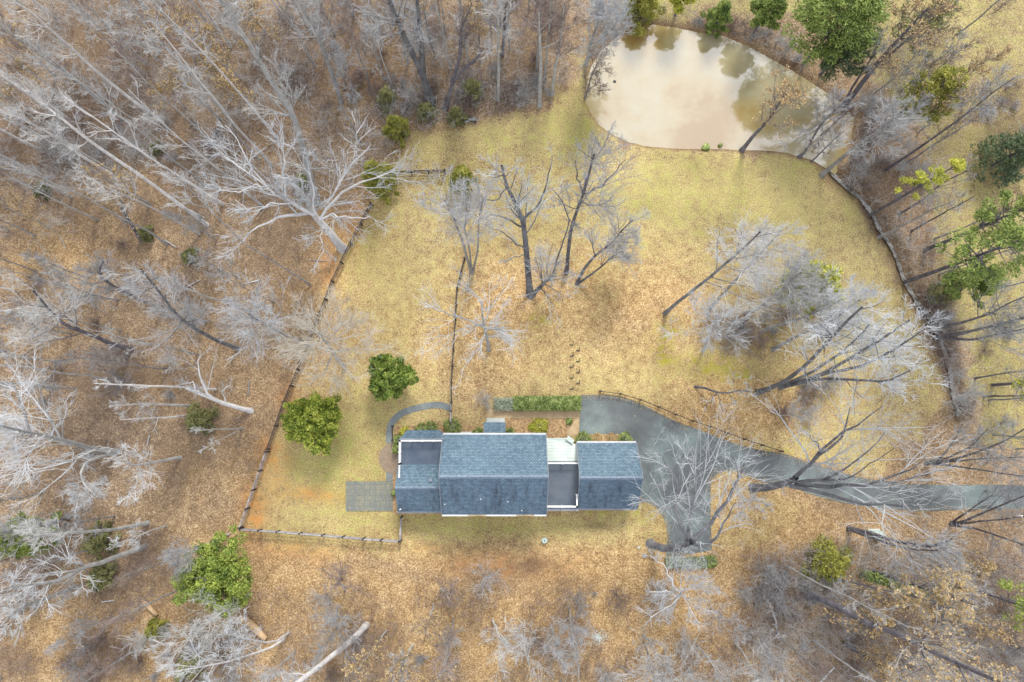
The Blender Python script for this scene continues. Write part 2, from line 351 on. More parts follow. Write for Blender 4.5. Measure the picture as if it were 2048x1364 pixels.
def dist_line(px, py, line):
    d = np.full(px.shape, 1e9)
    for a, b in zip(line[:-1], line[1:]):
        ex, ey = b[0] - a[0], b[1] - a[1]; wx = px - a[0]; wy = py - a[1]
        t = np.clip((wx * ex + wy * ey) / (ex * ex + ey * ey), 0, 1)
        d = np.minimum(d, np.hypot(wx - ex * t, wy - ey * t))
    return d
def sstep(a, b, x):
    t = np.clip((x - a) / (b - a), 0, 1); return t * t * (3 - 2 * t)
def vnoise(x, y, s, seed):
    """smooth value noise, numpy"""
    r = np.random.RandomState(seed); T = r.rand(256, 256)
    x = x / s; y = y / s; xi = np.floor(x).astype(int); yi = np.floor(y).astype(int); fx = x - xi; fy = y - yi
    fx = fx * fx * (3 - 2 * fx); fy = fy * fy * (3 - 2 * fy)
    g = lambda i, j: T[i % 256, j % 256]
    return (g(xi, yi) * (1 - fx) + g(xi + 1, yi) * fx) * (1 - fy) + (g(xi, yi + 1) * (1 - fx) + g(xi + 1, yi + 1) * fx) * fy
def axis(lo, hi, step, far):
    a = list(np.arange(lo, hi + 1e-6, step)); d = step
    l = [a[0]]; h = [a[-1]]
    while h[-1] < far: d *= 1.45; h.append(h[-1] + d); l.append(l[-1] - d)
    return np.array(l[1:][::-1] + a + h[1:])
LAWN = [(735, 405), (790, 320), (815, 265), (900, 245), (1010, 238), (1090, 215), (1150, 150), (1168, 60), (1185, 60), (1172, 200), (1200, 248), (1260, 285), (1400, 298), (1520, 300), (1600, 312), (1650, 345), (1720, 400), (1760, 470), (1800, 560), (1850, 640), (1880, 720),
        (1890, 800), (1830, 880), (1760, 950), (1560, 900), (1480, 940), (1520, 985), (1600, 1010), (1560, 1060), (1450, 1110), (1300, 1140), (1150, 1140), (800, 1110), (560, 1100), (487, 1055), (540, 900), (590, 740), (640, 610), (700, 490)]
FIELD = [(1300, -300), (1300, 45), (1420, 20), (1560, 30), (1700, 50), (1745, 140), (1800, 200), (1840, 260), (1850, 340), (1885, 420), (1870, 480), (1880, 560), (1905, 640), (1930, 700), (1950, 780), (1960, 880), (2300, 900), (2500, -300)]
# (px, py, rx, ry, channel, amount); channels g grass, w warm litter, c clay, n green, d dark
BLOBS = [(1450, 390, 300, 110, 'g', .40), (1450, 380, 280, 100, 'n', .20), (1230, 430, 140, 110, 'g', .12), (1650, 440, 120, 90, 'g', .15), (1750, 650, 120, 160, 'g', .30), (1650, 880, 120, 60, 'g', .22),
         (640, 960, 130, 90, 'g', .34), (680, 950, 120, 80, 'n', .30), (720, 850, 80, 70, 'g', .22), (720, 850, 80, 70, 'n', .22), (800, 500, 110, 150, 'g', .18), (820, 790, 70, 60, 'g', .16), (950, 270, 180, 40, 'g', .22), (1150, 250, 60, 60, 'g', .3),
         (1150, 250, 60, 60, 'n', .15), (1180, 150, 30, 100, 'g', .3), (930, 1055, 200, 26, 'n', .45), (930, 1055, 200, 26, 'g', .28), (1220, 1030, 110, 20, 'n', .4), (1200, 1070, 120, 40, 'g', .15), (1100, 800, 220, 50, 'g', .16), (1240, 740, 160, 60, 'g', .10),
         (1000, 500, 90, 80, 'g', .05), (1325, 690, 16, 46, 'm', 1.3), (1345, 655, 18, 20, 'm', 1.2), (1405, 722, 50, 12, 'm', 1.1), (1450, 745, 60, 16, 'm', .9), (1080, 640, 30, 18, 'm', .6), (1105, 600, 16, 10, 'm', .7), (1545, 905, 60, 8, 'm', .6), (1790, 500, 12, 18, 'm', .7), (1178, 215, 8, 30, 'm', .9), (880, 1040, 70, 8, 'm', .35), (1230, 1022, 50, 5, 'm', .6), (1020, 400, 120, 60, 'm', .12), (1430, 745, 90, 22, 'n', .4), (1430, 740, 90, 22, 'g', .15), (1080, 640, 50, 30, 'n', .35), (1190, 600, 60, 60, 'n', .25),
         (1430, 830, 130, 60, 'g', -.42), (1180, 620, 170, 100, 'g', -.22), (1000, 620, 120, 140, 'g', -.20), (950, 770, 60, 60, 'g', -.2), (1330, 620, 100, 60, 'g', -.2), (1560, 820, 70, 60, 'g', -.3),
         (760, 640, 70, 120, 'g', -.05), (620, 720, 60, 80, 'g', -.30), (1470, 1030, 90, 70, 'g', -.15), (1380, 1130, 120, 40, 'g', -.3), (1150, 1130, 250, 50, 'g', -.25), (900, 1120, 300, 40, 'g', -.15), (1280, 640, 60, 60, 'n', .2),
         (507, 1020, 26, 60, 'c', .95), (200, 200, 420, 220, 'd', .38), (700, 80, 400, 120, 'd', .28), (560, 940, 28, 60, 'c', .55), (640, 995, 50, 12, 'c', .6), (700, 990, 16, 14, 'c', .4), (530, 905, 20, 40, 'c', .5), (880, 1095, 60, 10, 'c', .4), (600, 1100, 30, 10, 'd', .2), (1330, 1095, 40, 30, 'd', .35), (760, 945, 22, 16, 'd', .35), (1350, 560, 60, 26, 'd', .12), (1290, 560, 200, 60, 'w', .4), (615, 985, 40, 14, 'c', .5), (575, 780, 24, 50, 'c', .5), (660, 560, 22, 110, 'c', .55), (705, 450, 18, 60, 'c', .45), (1040, 1135, 110, 28, 'c', .55), (930, 1125, 60, 20, 'c', .3),
         (590, 1105, 80, 22, 'c', .5), (1070, 1130, 50, 16, 'd', .75), (930, 1120, 50, 14, 'd', .35), (1195, 1050, 26, 9, 'd', .7), (1060, 1160, 180, 18, 'd', .25),
         (740, 960, 300, 120, 'w', .4), (900, 1250, 520, 150, 'w', .75), (500, 1000, 160, 200, 'w', .45), (200, 1290, 260, 160, 'w', .55), (1300, 1200, 200, 120, 'w', .45), (1430, 820, 220, 120, 'w', .9), (1100, 600, 300, 160, 'w', .75), (700, 600, 120, 300, 'w', .6), (1500, 1060, 160, 120, 'w', .9), (1700, 1100, 160, 90, 'w', .5),
         (60, 320, 90, 60, 'd', .35), (200, 240, 120, 50, 'd', .55), (120, 300, 160, 40, 'd', .5), (330, 80, 120, 60, 'd', .3), (700, 160, 90, 24, 'd', .85), (780, 170, 120, 26, 'd', .7), (1050, 150, 50, 50, 'd', .7), (700, 165, 60, 20, 'd', .5), (880, 230, 90, 30, 'd', .4), (320, 760, 80, 30, 'd', .4),
         (900, 300, 40, 12, 'd', .25), (1900, 700, 16, 70, 'd', .8), (1870, 590, 24, 60, 'd', .3), (1780, 350, 90, 40, 'd', .35), (1560, 1180, 50, 60, 'd', .45), (1540, 620, 120, 70, 'd', .55), (1600, 680, 80, 40, 'd', .5), (1560, 130, 120, 16, 'd', .6), (250, 1320, 140, 60, 'd', .45), (1440, 60, 140, 10, 'd', .3),
         (1640, 1115, 60, 40, 'd', .3), (1900, 1150, 200, 60, 'd', .12), (90, 520, 100, 60, 'w', .4), (1900, 300, 60, 60, 'd', .25), (2020, 280, 60, 60, 'd', .7), (1980, 190, 90, 60, 'd', .3)]
def build_ground():
    xs = axis(-76, 76, 0.42, 1800); ys = axis(-40, 70, 0.42, 1800)
    X, Y = np.meshgrid(xs, ys); nx, ny = len(xs), len(ys)
    D = np.clip(-Y * ST - CAMH * CT, None, -20)
    px = 1024 + F * X / -D; py = 682 - F * (Y * CT - CAMH * ST) / -D
    sp = sdf_poly(px, py, POND) / 15.5        # metres
    cr = dist_line(px, py, CREEK) / 15.5
    Z = np.where(sp < 0, -0.42 - 0.35 * np.clip(-sp, 0, 2.5), -0.42 * (1 - sstep(0.0, 0.9, sp)))
    Z = np.minimum(Z, -0.75 * (1 - sstep(0.25, 1.3, cr)) + 0 * Z)
    wood = sstep(-10, 60, sdf_poly(px, py, LAWN))
    dr = sstep(0, 4, np.abs(sp))
    Z = Z + wood * dr * 0.22 * (vnoise(X + 500, Y + 500, 3.1, 3) - 0.75) * (py < 930) 
    wob = (vnoise(X + 400, Y + 400, 2.3, 1) - 0.5) * 34 + (vnoise(X + 400, Y + 400, 0.9, 2) - 0.5) * 20
    lawn = 1 - sstep(-14, 20, sdf_poly(px, py, LAWN) + wob); fld = 1 - sstep(-12, 28, sdf_poly(px, py, FIELD) + wob)
    ch = {'m': 0 * X, 'g': 0.40 * lawn + 0.52 * fld + 0.02, 'w': 0.18 + 0 * X + 0.25 * lawn, 'c': 0 * X, 'n': 0.16 * lawn + 0.50 * fld, 'd': 0.16 * (1 - lawn) * (1 - fld) + 0.14 * fld}
    ch['g'] = ch['g'] + (1 - lawn) * (1 - fld) * -0.1
    for bx, by, rx, ry, c, a in BLOBS:
        q = ((px - bx) / rx) ** 2 + ((py - by) / ry) ** 2 + (vnoise(X + 300, Y + 300, 1.7, int(bx) % 97) - 0.5) * 1.1
        e = np.exp(-np.clip(q, 0, 30) * 1.1) * a
        if c == 'g' and a > 0: e = e * np.maximum(lawn, 0.1)
        ch[c] = ch[c] + e
    rd = (1 - sstep(0.5, 2.4, cr)) * 0.8; ch['d'] = ch['d'] + rd
    wet = (1 - sstep(-0.3, 0.55, sp))
    # heavier leaf fall left of the inner fence and towards the wood is patchy
    ch['g'] = ch['g'] + (vnoise(X + 200, Y + 200, 6, 8) - 0.5) * 0.20; ch['n'] = ch['n'] + lawn * (vnoise(X + 260, Y + 260, 7, 12) * .6 + vnoise(X + 260, Y + 260, 2.6, 13) * .4 - 0.5) * 0.9; ch['w'] = ch['w'] + (vnoise(X + 250, Y + 250, 8, 9) - 0.5) * 0.45; ch['d'] = ch['d'] + (1 - lawn) * (1 - fld) * np.clip(vnoise(X + 230, Y + 230, 5, 10) - 0.62, 0, 1) * 1.4
    V = np.stack([X, Y, Z], -1).reshape(-1, 3)
    i = np.arange(nx * ny).reshape(ny, nx)
    Fc = np.stack([i[:-1, :-1], i[:-1, 1:], i[1:, 1:], i[1:, :-1]], -1).reshape(-1, 4)
    me = raw_mesh('ground', V, Fc, True)
    for nm, chs in (('cover', (ch['g'], ch['w'], ch['c'])), ('cover_b', (ch['n'], ch['d'], wet)), ('cover_c', (ch['m'], ch['m'], ch['m']))):
        a = me.color_attributes.new(nm, 'FLOAT_COLOR', 'POINT')
        d = np.ones((nx * ny, 4), np.float32)
        for k in range(3): d[:, k] = np.clip(chs[k], 0, 1).ravel()
        a.data.foreach_set('color', d.ravel())
    o = link('ground', me, M['ground']); tag(o, kind='structure')
build_ground()
mb = MB(); c0 = np.mean([W(*p)[:2] for p in POND], axis=0)
mb.poly([tuple((W(*p)[:2] - c0) * 1.02 + c0) + (-0.42,) for p in POND]); o = mb.build('pond_water', M['water']); tag(o, kind='structure')
def ribbon(pts, w, z, wz=None):
    """pts list of xy, returns left and right sides"""
    P = np.array(pts, float); T = np.gradient(P, axis=0); T /= np.linalg.norm(T, axis=1)[:, None]; Nn = np.stack([-T[:, 1], T[:, 0]], 1)
    w = np.broadcast_to(np.array(w, float), (len(P),))[:, None]
    return P + Nn * w / 2, P - Nn * w / 2
def smooth_line(pts, n=6):
    P = np.array(pts, float); out = []
    Q = np.vstack([2 * P[0] - P[1], P, 2 * P[-1] - P[-2]])
    for i in range(1, len(Q) - 2):
        for t in np.linspace(0, 1, n, endpoint=False):
            out.append(0.5 * ((2 * Q[i]) + (-Q[i - 1] + Q[i + 1]) * t + (2 * Q[i - 1] - 5 * Q[i] + 4 * Q[i + 1] - Q[i + 2]) * t * t + (-Q[i - 1] + 3 * Q[i] - 3 * Q[i + 1] + Q[i + 2]) * t ** 3))
    out.append(P[-1]); return np.array(out)
cl = smooth_line([W(*p)[:2] for p in CREEK], 8); rs = np.random.RandomState(4)
a, b_ = ribbon(cl, 0.28 + 0.30 * rs.rand(len(cl)), 0)
mb = MB()
for i in range(len(cl) - 1): mb.poly([(*a[i], -0.5), (*a[i + 1], -0.5), (*b_[i + 1], -0.5), (*b_[i], -0.5)])
M['creek'] = simple('silty creek with painted glints', (0.34, 0.33, 0.31), 0.25, 0.1, 1.1, (0.05, 0.042, 0.035)); o = mb.build('creek_water', M['creek']); bmv = None; tag(o, kind='structure')  # pale tone paints water glints into the dark mud colour

# ------------------------------------------------------------------ driveway and paths
def flat(name, pxs, z, mat, smooth=0, z0=-0.15):
    pts = [W(*p)[:2] for p in pxs]
    if smooth: pts = smooth_line(pts + [pts[0]], smooth)[:-1]
    mb = MB(); mb.prism(pts, z0, z); return tag(mb.build(name, mat), kind='structure')
up = smooth_line([(1161, 790), (1195, 790), (1232, 793), (1262, 800), (1300, 817), (1350, 842), (1400, 860), (1460, 884), (1520, 900), (1570, 908), (1610, 922), (1660, 938), (1720, 955), (1790, 965), (1870, 969), (2080, 970), (2400, 972)], 4)
lo = smooth_line([(2400, 1022), (2080, 1018), (1950, 1018), (1860, 1022), (1780, 1018), (1700, 1008), (1640, 994), (1590, 977), (1540, 968), (1500, 952), (1470, 942), (1445, 944), (1428, 956), (1422, 975), (1421, 1030), (1424, 1100)], 4)
lo2 = smooth_line([(1380, 1108), (1334, 1112), (1335, 1075), (1330, 1045), (1318, 1022), (1300, 1008), (1276, 1004)], 4)
flat('driveway', [tuple(p) for p in up] + [tuple(p) for p in lo] + [tuple(p) for p in lo2] + [(1245, 1000), (1245, 868), (1158, 868)], 0.03, M['asphalt'])
# tan strip walk in front of the house and its slanting end
flat('front_walk', [(974, 819), (1157, 819), (1157, 868), (1142, 874), (1133, 866), (1152, 836), (974, 837)], 0.05, M['tan_path'])
lw = smooth_line([W(*p)[:2] for p in [(901, 817), (885, 811), (868, 810), (848, 813), (824, 819), (803, 827), (787, 841), (780, 858), (778, 886)]], 5)
a, b_ = ribbon(lw, 0.78, 0); mb = MB(); mb.prism(list(a) + list(b_[::-1]), -0.1, 0.04); tag(mb.build('side_walk', M['slate']), kind='structure')
c = W(789, 916); mb = MB(); pr = [(c[0] + 1.85 * math.cos(t), c[1] + 1.85 * math.sin(t)) for t in np.linspace(math.radians(62), math.radians(298), 28)]
mb.prism(pr, -0.1, 0.055); tag(mb.build('round_landing', M['flagstone']), kind='structure')
flat('back_walk', [(772.5, 943), (786, 943), (786, 962), (772.5, 962)], 0.04, M['slate'])
flat('patio', [(692, 962.5), (786, 962.5), (786, 1022), (692, 1022)], 0.06, M['slabs'])
flat('front_bed', [(1010, 838), (1149, 838), (1146, 846), (1134, 862), (1132, 885), (1010, 885)], 0.035, M['mulch'])
flat('garage_bed', [(1152, 870), (1252, 870), (1252, 892), (1152, 892)], 0.055, M['mulch'])
flat('side_bed', [(789, 852), (880, 850), (965, 852), (965, 880), (880, 880), (880, 890), (800, 890), (798, 1030), (786, 1030), (786, 945), (789, 890)], 0.025, M['mulch'])

# ------------------------------------------------------------------ the house
def rect(px0, px1, py0, py1, z):
    """px/py extents at height z -> x0,x1,y0,y1"""
    a = W(px0, (py0 + py1) / 2, z); b = W(px1, (py0 + py1) / 2, z); c = W((px0 + px1) / 2, py0, z); d = W((px0 + px1) / 2, py1, z)
    return a[0], b[0], d[1], c[1]
house = empty('house', W(990, 950))
tag(house, 'long blue grey shingled house with flat decks and a garage wing beside the driveway', 'house')
HB = W(990, 950)
def hb(mb, name, mat, parent=None, bevel=0):
    o = mb.build(name, mat)
    if parent is None: o.parent = house; o.location = tuple(-HB)
    else: o.parent = parent
    return o
def gable_ew(x0, x1, y0, y1, ze, zr, yr=None, name='roof', th=0.16, mats=('shingle', 'shingle_stained')):
    """gable roof with the ridge running along x; slopes as two parts"""
    yr = (y0 + y1) / 2 if yr is None else yr
    m1 = MB(); m1.slab([(x0, yr, zr), (x1, yr, zr), (x1, y1, ze), (x0, y1, ze)], th)
    a = hb(m1, name, M[mats[0]])
    m2 = MB(); m2.slab([(x0, y0, ze), (x1, y0, ze), (x1, yr, zr), (x0, yr, zr)], th)
    b = hb(m2, name, M[mats[1]])
    m3 = MB(); sl1 = (zr - ze) / (y1 - yr); w = 0.2
    m3.slab([(x0 - .01, yr, zr + .045), (x1 + .01, yr, zr + .045), (x1 + .01, yr + w, zr + .045 - w * sl1), (x0 - .01, yr + w, zr + .045 - w * sl1)], 0.06)
    sl2 = (zr - ze) / (yr - y0)
    m3.slab([(x0 - .01, yr - w, zr + .045 - w * sl2), (x1 + .01, yr - w, zr + .045 - w * sl2), (x1 + .01, yr, zr + .045), (x0 - .01, yr, zr + .045)], 0.06)
    hb(m3, 'ridge_cap', M['cap'], a)
    for x in (x0 - .05, x1 + .05):
        m4 = MB(); m4.beam((x, y1, ze - .06), (x, yr, zr - .06), .05, .2); m4.beam((x, yr, zr - .06), (x, y0, ze - .06), .05, .2)
        hb(m4, 'rake_board', M['trim_grey'], a)
    return a, b
def gutter(x0, x1, y, z, parent, mat='white'):
    m = MB(); m.box(x0, x1, y - .07, y + .07, z - .12, z - .10); m.box(x0, x1, y - .085, y - .065, z - .12, z + .01); m.box(x0, x1, y + .065, y + .085, z - .12, z + .01)
    return hb(m, 'gutter', M[mat], parent)
def walls(x0, x1, y0, y1, z1, gable=None, mat='siding'):
    m = MB(); m.box(x0, x1, y0, y1, -0.1, z1)
    if gable:
        yr = (y0 + y1) / 2
        for xa, xb in ((x0, x0 + .2), (x1 - .2, x1)):
            v = [(xa, y0, z1 + .002), (xa, y1, z1 + .002), (xa, yr, gable)]; w = [(xb, p[1], p[2]) for p in v]
            m.poly(v); m.poly(w)
            for i in range(3): j = (i + 1) % 3; m.poly([v[i], v[j], w[j], w[i]])
    return hb(m, 'wall', M[mat])
def window(parent, x, y, z, w, h, face):
    """face: 'n','s','e','w' outward side"""
    m = MB(); g = MB(); t = 0.06; o = 0.05
    if face in 'ns':
        s = 1 if face == 'n' else -1; ya, yb = sorted((y, y + s * o)); yc, yd = sorted((y, y + s * .02))
        m.box(x - w / 2 - t, x - w / 2, ya, yb, z, z + h); m.box(x + w / 2, x + w / 2 + t, ya, yb, z, z + h)
        m.box(x - w / 2 - t, x + w / 2 + t, ya, yb, z + h, z + h + t); m.box(x - w / 2 - t, x + w / 2 + t, ya, yb, z - t, z); m.box(x - w / 2, x + w / 2, ya, yb - .01, z + h / 2 - .02, z + h / 2 + .02)
        g.box(x - w / 2, x + w / 2, yc, yd, z, z + h)
    else:
        s = 1 if face == 'e' else -1; xa, xb = sorted((x, x + s * o)); xc, xd = sorted((x, x + s * .02))
        m.box(xa, xb, y - w / 2 - t, y - w / 2, z, z + h); m.box(xa, xb, y + w / 2, y + w / 2 + t, z, z + h)
        m.box(xa, xb, y - w / 2 - t, y + w / 2 + t, z + h, z + h + t); m.box(xa, xb, y - w / 2 - t, y + w / 2 + t, z - t, z)
        g.box(xc, xd, y - w / 2, y + w / 2, z, z + h)
    f = hb(m, 'window', M['white']); hb(g, 'pane', M['glass'], f)
def railing(pts, z, h=0.95, closed=False, name='railing'):
    """white balustrade along pts (xy)"""
    m = MB()
    for a, b in zip(pts[:-1], pts[1:]):
        a = np.array(a, float); b = np.array(b, float); L = np.linalg.norm(b - a); d = (b - a) / L
        za = a[2] if len(a) > 2 else z; zb = b[2] if len(b) > 2 else z
        m.beam((a[0], a[1], za + h), (b[0], b[1], zb + h), .15, .06); m.beam((a[0], a[1], za + .12), (b[0], b[1], zb + .12), .07, .06)
        n = int(L / 0.15)
        for i in range(1, n):
            p = a + (b - a) * i / n; zz = za + (zb - za) * i / n
            m.box(p[0] - .018, p[0] + .018, p[1] - .018, p[1] + .018, zz + .1, zz + h - .031)
    r = hb(m, name, M['white'])
    for a, b in zip(pts[:-1], pts[1:]):
        a = np.array(a, float); b = np.array(b, float); L = np.linalg.norm(b - a); n = max(1, round(L / 1.45))
        for i in range(n + 1):
            p = a + (b - a) * i / n; zz = p[2] if len(p) > 2 else z
            q = MB(); q.box(p[0] - .075, p[0] + .075, p[1] - .075, p[1] + .075, zz - .02, zz + h + .06); q.box(p[0] - .10, p[0] + .10, p[1] - .10, p[1] + .10, zz + h + .062, zz + h + .10)
            hb(q, 'railing_post', M['white'], r)
    return r
ZE, ZR = 5.3, 8.9
x0, x1, y0, y1 = rect(885.3, 1092.4, 869, 1029, ZE)
MX0, MX1, MY0, MY1 = x0, x1, y0, y1
walls(x0 + .25, x1 - .25, y0 + .35, y1 - .35, ZE - .2, ZR - .45)
ra, rb = gable_ew(x0, x1, y0, y1, ZE, ZR)
gutter(x0, x1, y1 + .09, ZE - .03, ra); gutter(x0, x1, y0 - .09, ZE - .03, rb)
ms = MB(); ms.cyl((x1 - .15, y0 - .09), .05, 0, ZE - .15, 8); hb(ms, 'downpipe', M['white'], rb)
sl = (ZR - ZE) / ((y1 - y0) / 2)
for px_, py_ in ((890, 1008), (961.5, 998), (1015.5, 1003), (1043.5, 1020.5)):
    for zz in np.linspace(ZE, ZR, 60):
        p = W(px_, py_, zz)
        if ZE + (p[1] - y0) * sl <= zz: break
    q = MB(); q.cyl((p[0], p[1]), .055, p[2] - .15, p[2] + .32, 10); q.cyl((p[0], p[1]), .11, p[2] - .2, p[2] + .04, 10, .07); hb(q, 'vent_pipe', M['stone_pale'], rb)
for wx in np.linspace(x0 + 1.4, x1 - 1.4, 5):
    for zz in (0.9, 3.4):
        if abs(wx - (x0 + x1) / 2) < 1.2 and zz < 2: continue
        window(None, wx, y1 - .35, zz, .9, 1.35, 'n')
    window(None, wx, y0 + .35, 0.9, .9, 1.35, 's'); window(None, wx, y0 + .35, 3.4, .9, 1.35, 's')
lf = MB(); rs = random.Random(3)
for k in range(60):
    gx = W(957 if k % 2 else 1050, 1029, ZE)[0] + rs.gauss(0, .45); lf.box(gx - .06, gx + .06, y0 - .15, y0 - .03, ZE - .12, ZE + .0 + rs.random() * .06)
hb(lf, 'gutter_leaves', M['leaf_tan'], rb)
# garage
GE, GR = 2.9, 6.5
x0, x1, y0, y1 = rect(1154.5, 1273.5, 885.3, 1017, GE); GX0, GX1, GY0, GY1 = x0, x1, y0, y1
wg = walls(x0 + .15, x1 - .25, y0 + .35, y1 - .35, GE - .2, GR - .42, 'white')
ga, gb = gable_ew(x0, x1, y0, y1, GE, GR)
gutter(x0, x1, y1 + .09, GE - .03, ga); gutter(x0, x1, y0 - .09, GE - .03, gb, 'trim_grey')
for yy in (y0 + 2.1, y1 - 2.1):
    q = MB(); q.box(x1 - .25, x1 - .20, yy - 1.3, yy + 1.3, 0.03, 2.2)
    g = hb(q, 'garage_door', M['white']); q = MB()
    for k in range(1, 4): q.box(x1 - .199, x1 - .185, yy - 1.25, yy + 1.25, .03 + k * .54 - .02, .03 + k * .54 + .02)
    hb(q, 'door_panel_line', M['trim_grey'], g)
# east link: deck between main block and garage
zD = 3.1
ax0, ax1, ay0, ay1 = rect(1094.5, 1154, 926, 1017, zD)
ax0 = MX1 - .25; ax1 = GX0 + .15
m = MB(); m.box(ax0 + .02, ax1 - .02, ay0 + .1, ay1 - .05, -.1, zD - .12); hb(m, 'wall', M['siding'])
m = MB(); m.box(ax0 + .01, ax1 - .01, ay0, ay1, zD - .118, zD); dk = hb(m, 'deck_floor', M['membrane_worn'])
m = MB(); m.box(ax0 + .01, ax1 - .01, ay0 - .28, ay0 - .003, zD - .3, zD - .12); hb(m, 'deck_fascia', M['trim_grey'], dk)
yn = W(1120, 926.5, zD + 1)[1]; ys_ = W(1120, 1013.5, zD + 1)[1]; xr = W(1154, 1000, zD + 1)[0]; yj = W(1154, 990, zD + 1)[1]
railing([(MX1 + .1, yn), (ax1 - .1, yn)], zD); railing([(MX1 + .1, ys_), (xr, ys_), (xr, yj)], zD)
m = MB(); m.box(ax0 + .01, ax1, ay1 + .003, ay1 + .2, zD - .35, zD - .06); hb(m, 'roof_flashing', M['trim_grey'], dk)
# pale metal porch roof
px0_, px1_, py0_, py1_ = rect(1092.5, 1149, 876, 921, 2.9)
m = MB(); yb_ = ay1 + .22
cA = W(1149, 888, 2.8); cB = W(1135, 876.5, 2.8)
m.slab([(MX1 - .2, yb_, 3.0), (GX0 + .10, yb_, 3.0), (GX0 + .10, cA[1], 2.62), (cA[0], cA[1], 2.62), (cB[0], py1_, 2.55), (MX1 - .2, py1_, 2.55)], .08)
pr_ = hb(m, 'porch_roof', M['metal_roof'])
m = MB()
A = [W(1131.5, 878, 2.9), W(1137, 871.5, 2.5), W(1149, 880, 2.5), W(1145, 888, 2.9)]
m.slab([tuple(p) for p in A], .07); hb(m, 'corner_roof', M['metal_roof'])
for p in (W(1138, 873, 2.4), W(1097, 878, 2.4), W(1120, 878, 2.4)):
    m = MB(); m.box(p[0] - .08, p[0] + .08, p[1] - .02 - .08, p[1] - .02 + .08, 0, 2.44); hb(m, 'porch_post', M['white'])
# front portico
x0, x1, y0, y1 = rect(967.5, 1011, 844.5, 872, 2.9)
m = MB(); m.slab([(x0, MY1 - .36, 3.5), (x1, MY1 - .36, 3.5), (x1, y1, 2.85), (x0, y1, 2.85)], .12); po = hb(m, 'portico_roof', M['shingle'])
m = MB(); m.box(x0 + .1, x1 - .1, y1 - .28, y1 - .12, 2.4, 2.72); hb(m, 'portico_beam', M['white'], po)
for xx in (x0 + .22, x1 - .22):
    m = MB(); m.cyl((xx, y1 - .2), .11, .18, 2.4, 12); hb(m, 'portico_column', M['white'], po)
s0, s1, t0, t1 = rect(973, 1009.5, 836, 860, .18)
m = MB(); m.box(s0, s1, MY1 - .4, t1, -.05, .18); hb(m, 'front_step', M['stone_pale'])
m = MB(); m.box((s0 + s1) / 2 - .5, (s0 + s1) / 2 + .5, MY1 - .36, MY1 - .30, .2, 2.3); hb(m, 'front_door', M['trim_grey'])
x0, x1, y0, y1 = rect(921, 943, 863.5, 872, .6)
m = MB(); t = .16
m.box(x0, x1, y1 - t, y1, 0, .6); m.box(x0, x0 + t, y0 - .3, y1 - t - .001, 0, .6); m.box(x1 - t, x1, y0 - .3, y1 - t - .001, 0, .6); wb = hb(m, 'window_well', M['stone_pale'])
# west wing
WE, WR = 2.9, 5.0
x0, x1, y0, _ = rect(796, 884, 928, 1023, WE); yr = W(830, 976, WR)[1]; x1 = MX0 + .24
slw = (WR - WE) / (yr - y0)
zDw = 3.15; yd = yr + (WR - zDw) / slw
ydn = W(840, 881, zDw)[1]
m1 = MB(); m1.slab([(x0, yr, WR), (x1, yr, WR), (x1, yd, zDw + .02), (x0, yd, zDw + .02)], .14); wa = hb(m1, 'wing_roof', M['shingle'])
m1 = MB(); m1.slab([(x0, y0, WE), (x1, y0, WE), (x1, yr, WR), (x0, yr, WR)], .14); wbk = hb(m1, 'wing_roof', M['shingle_stained'])
m = MB(); m.slab([(x0 - .01, yr - .18, WR + .04 - .18 * slw), (x1, yr - .18, WR + .04 - .18 * slw), (x1, yr, WR + .04), (x0 - .01, yr, WR + .04)], .05)
m.slab([(x0 - .01, yr, WR + .04), (x1, yr, WR + .04), (x1, yr + .18, WR + .04 - .18 * slw), (x0 - .01, yr + .18, WR + .04 - .18 * slw)], .05); hb(m, 'ridge_cap', M['cap'], wa)
m = MB(); m.box(x0 + .25, x1, y0 + .3, ydn - .1, -.1, WE - .16)
hb(m, 'wall', M['siding'])
m = MB()
for xa in (x0 + .25,):
    v = [(xa, y0 + .35, WE - .158), (xa, yd + .0, WE - .158), (xa, yr, WR - .2)]; w = [(xa + .15, p[1], p[2]) for p in v]
    m.poly(v); m.poly(w); [m.poly([v[i], v[(i + 1) % 3], w[(i + 1) % 3], w[i]]) for i in range(3)]
hb(m, 'gable_wall', M['siding'])
m = MB(); m.box(x0 + .12, x1, yd + .003, ydn, zDw - .3, zDw - .005); wd = hb(m, 'deck_floor', M['membrane'])
m = MB(); m.box(x0 + .05, x1, ydn + .003, ydn + .22, zDw - .45, zDw - .10); m.box(x0 - .0, x0 + .117, yd + .01, ydn + .0, zDw - .45, zDw - .02); hb(m, 'deck_fascia', M['trim_grey'], wd)
zr_ = zDw + .95; ry = W(840, 881.5, zr_)[1]; rx = W(799.5, 900, zr_)[0]; rend = W(799, 953, zr_)[1]
r1 = railing([(MX0 + .1, ry), (rx, ry)], zDw)
r2 = railing([(rx, ry), (rx, yd + .1), (rx, rend)], zDw)
gutter(x0, x1, y0 - .09, WE - .03, wbk, 'trim_grey')
q = MB(); p = W(801.5, 1018, WE + .2); q.cyl((p[0], p[1]), .08, WE, WE + .55, 10); hb(q, 'vent_pipe', M['white'], wbk)
q = MB(); p = W(862, 960, 4.4); q.box(p[0] - .12, p[0] + .12, p[1] - .12, p[1] + .12, 3.9, 4.75); hb(q, 'vent_box', M['trim_grey'], wa)
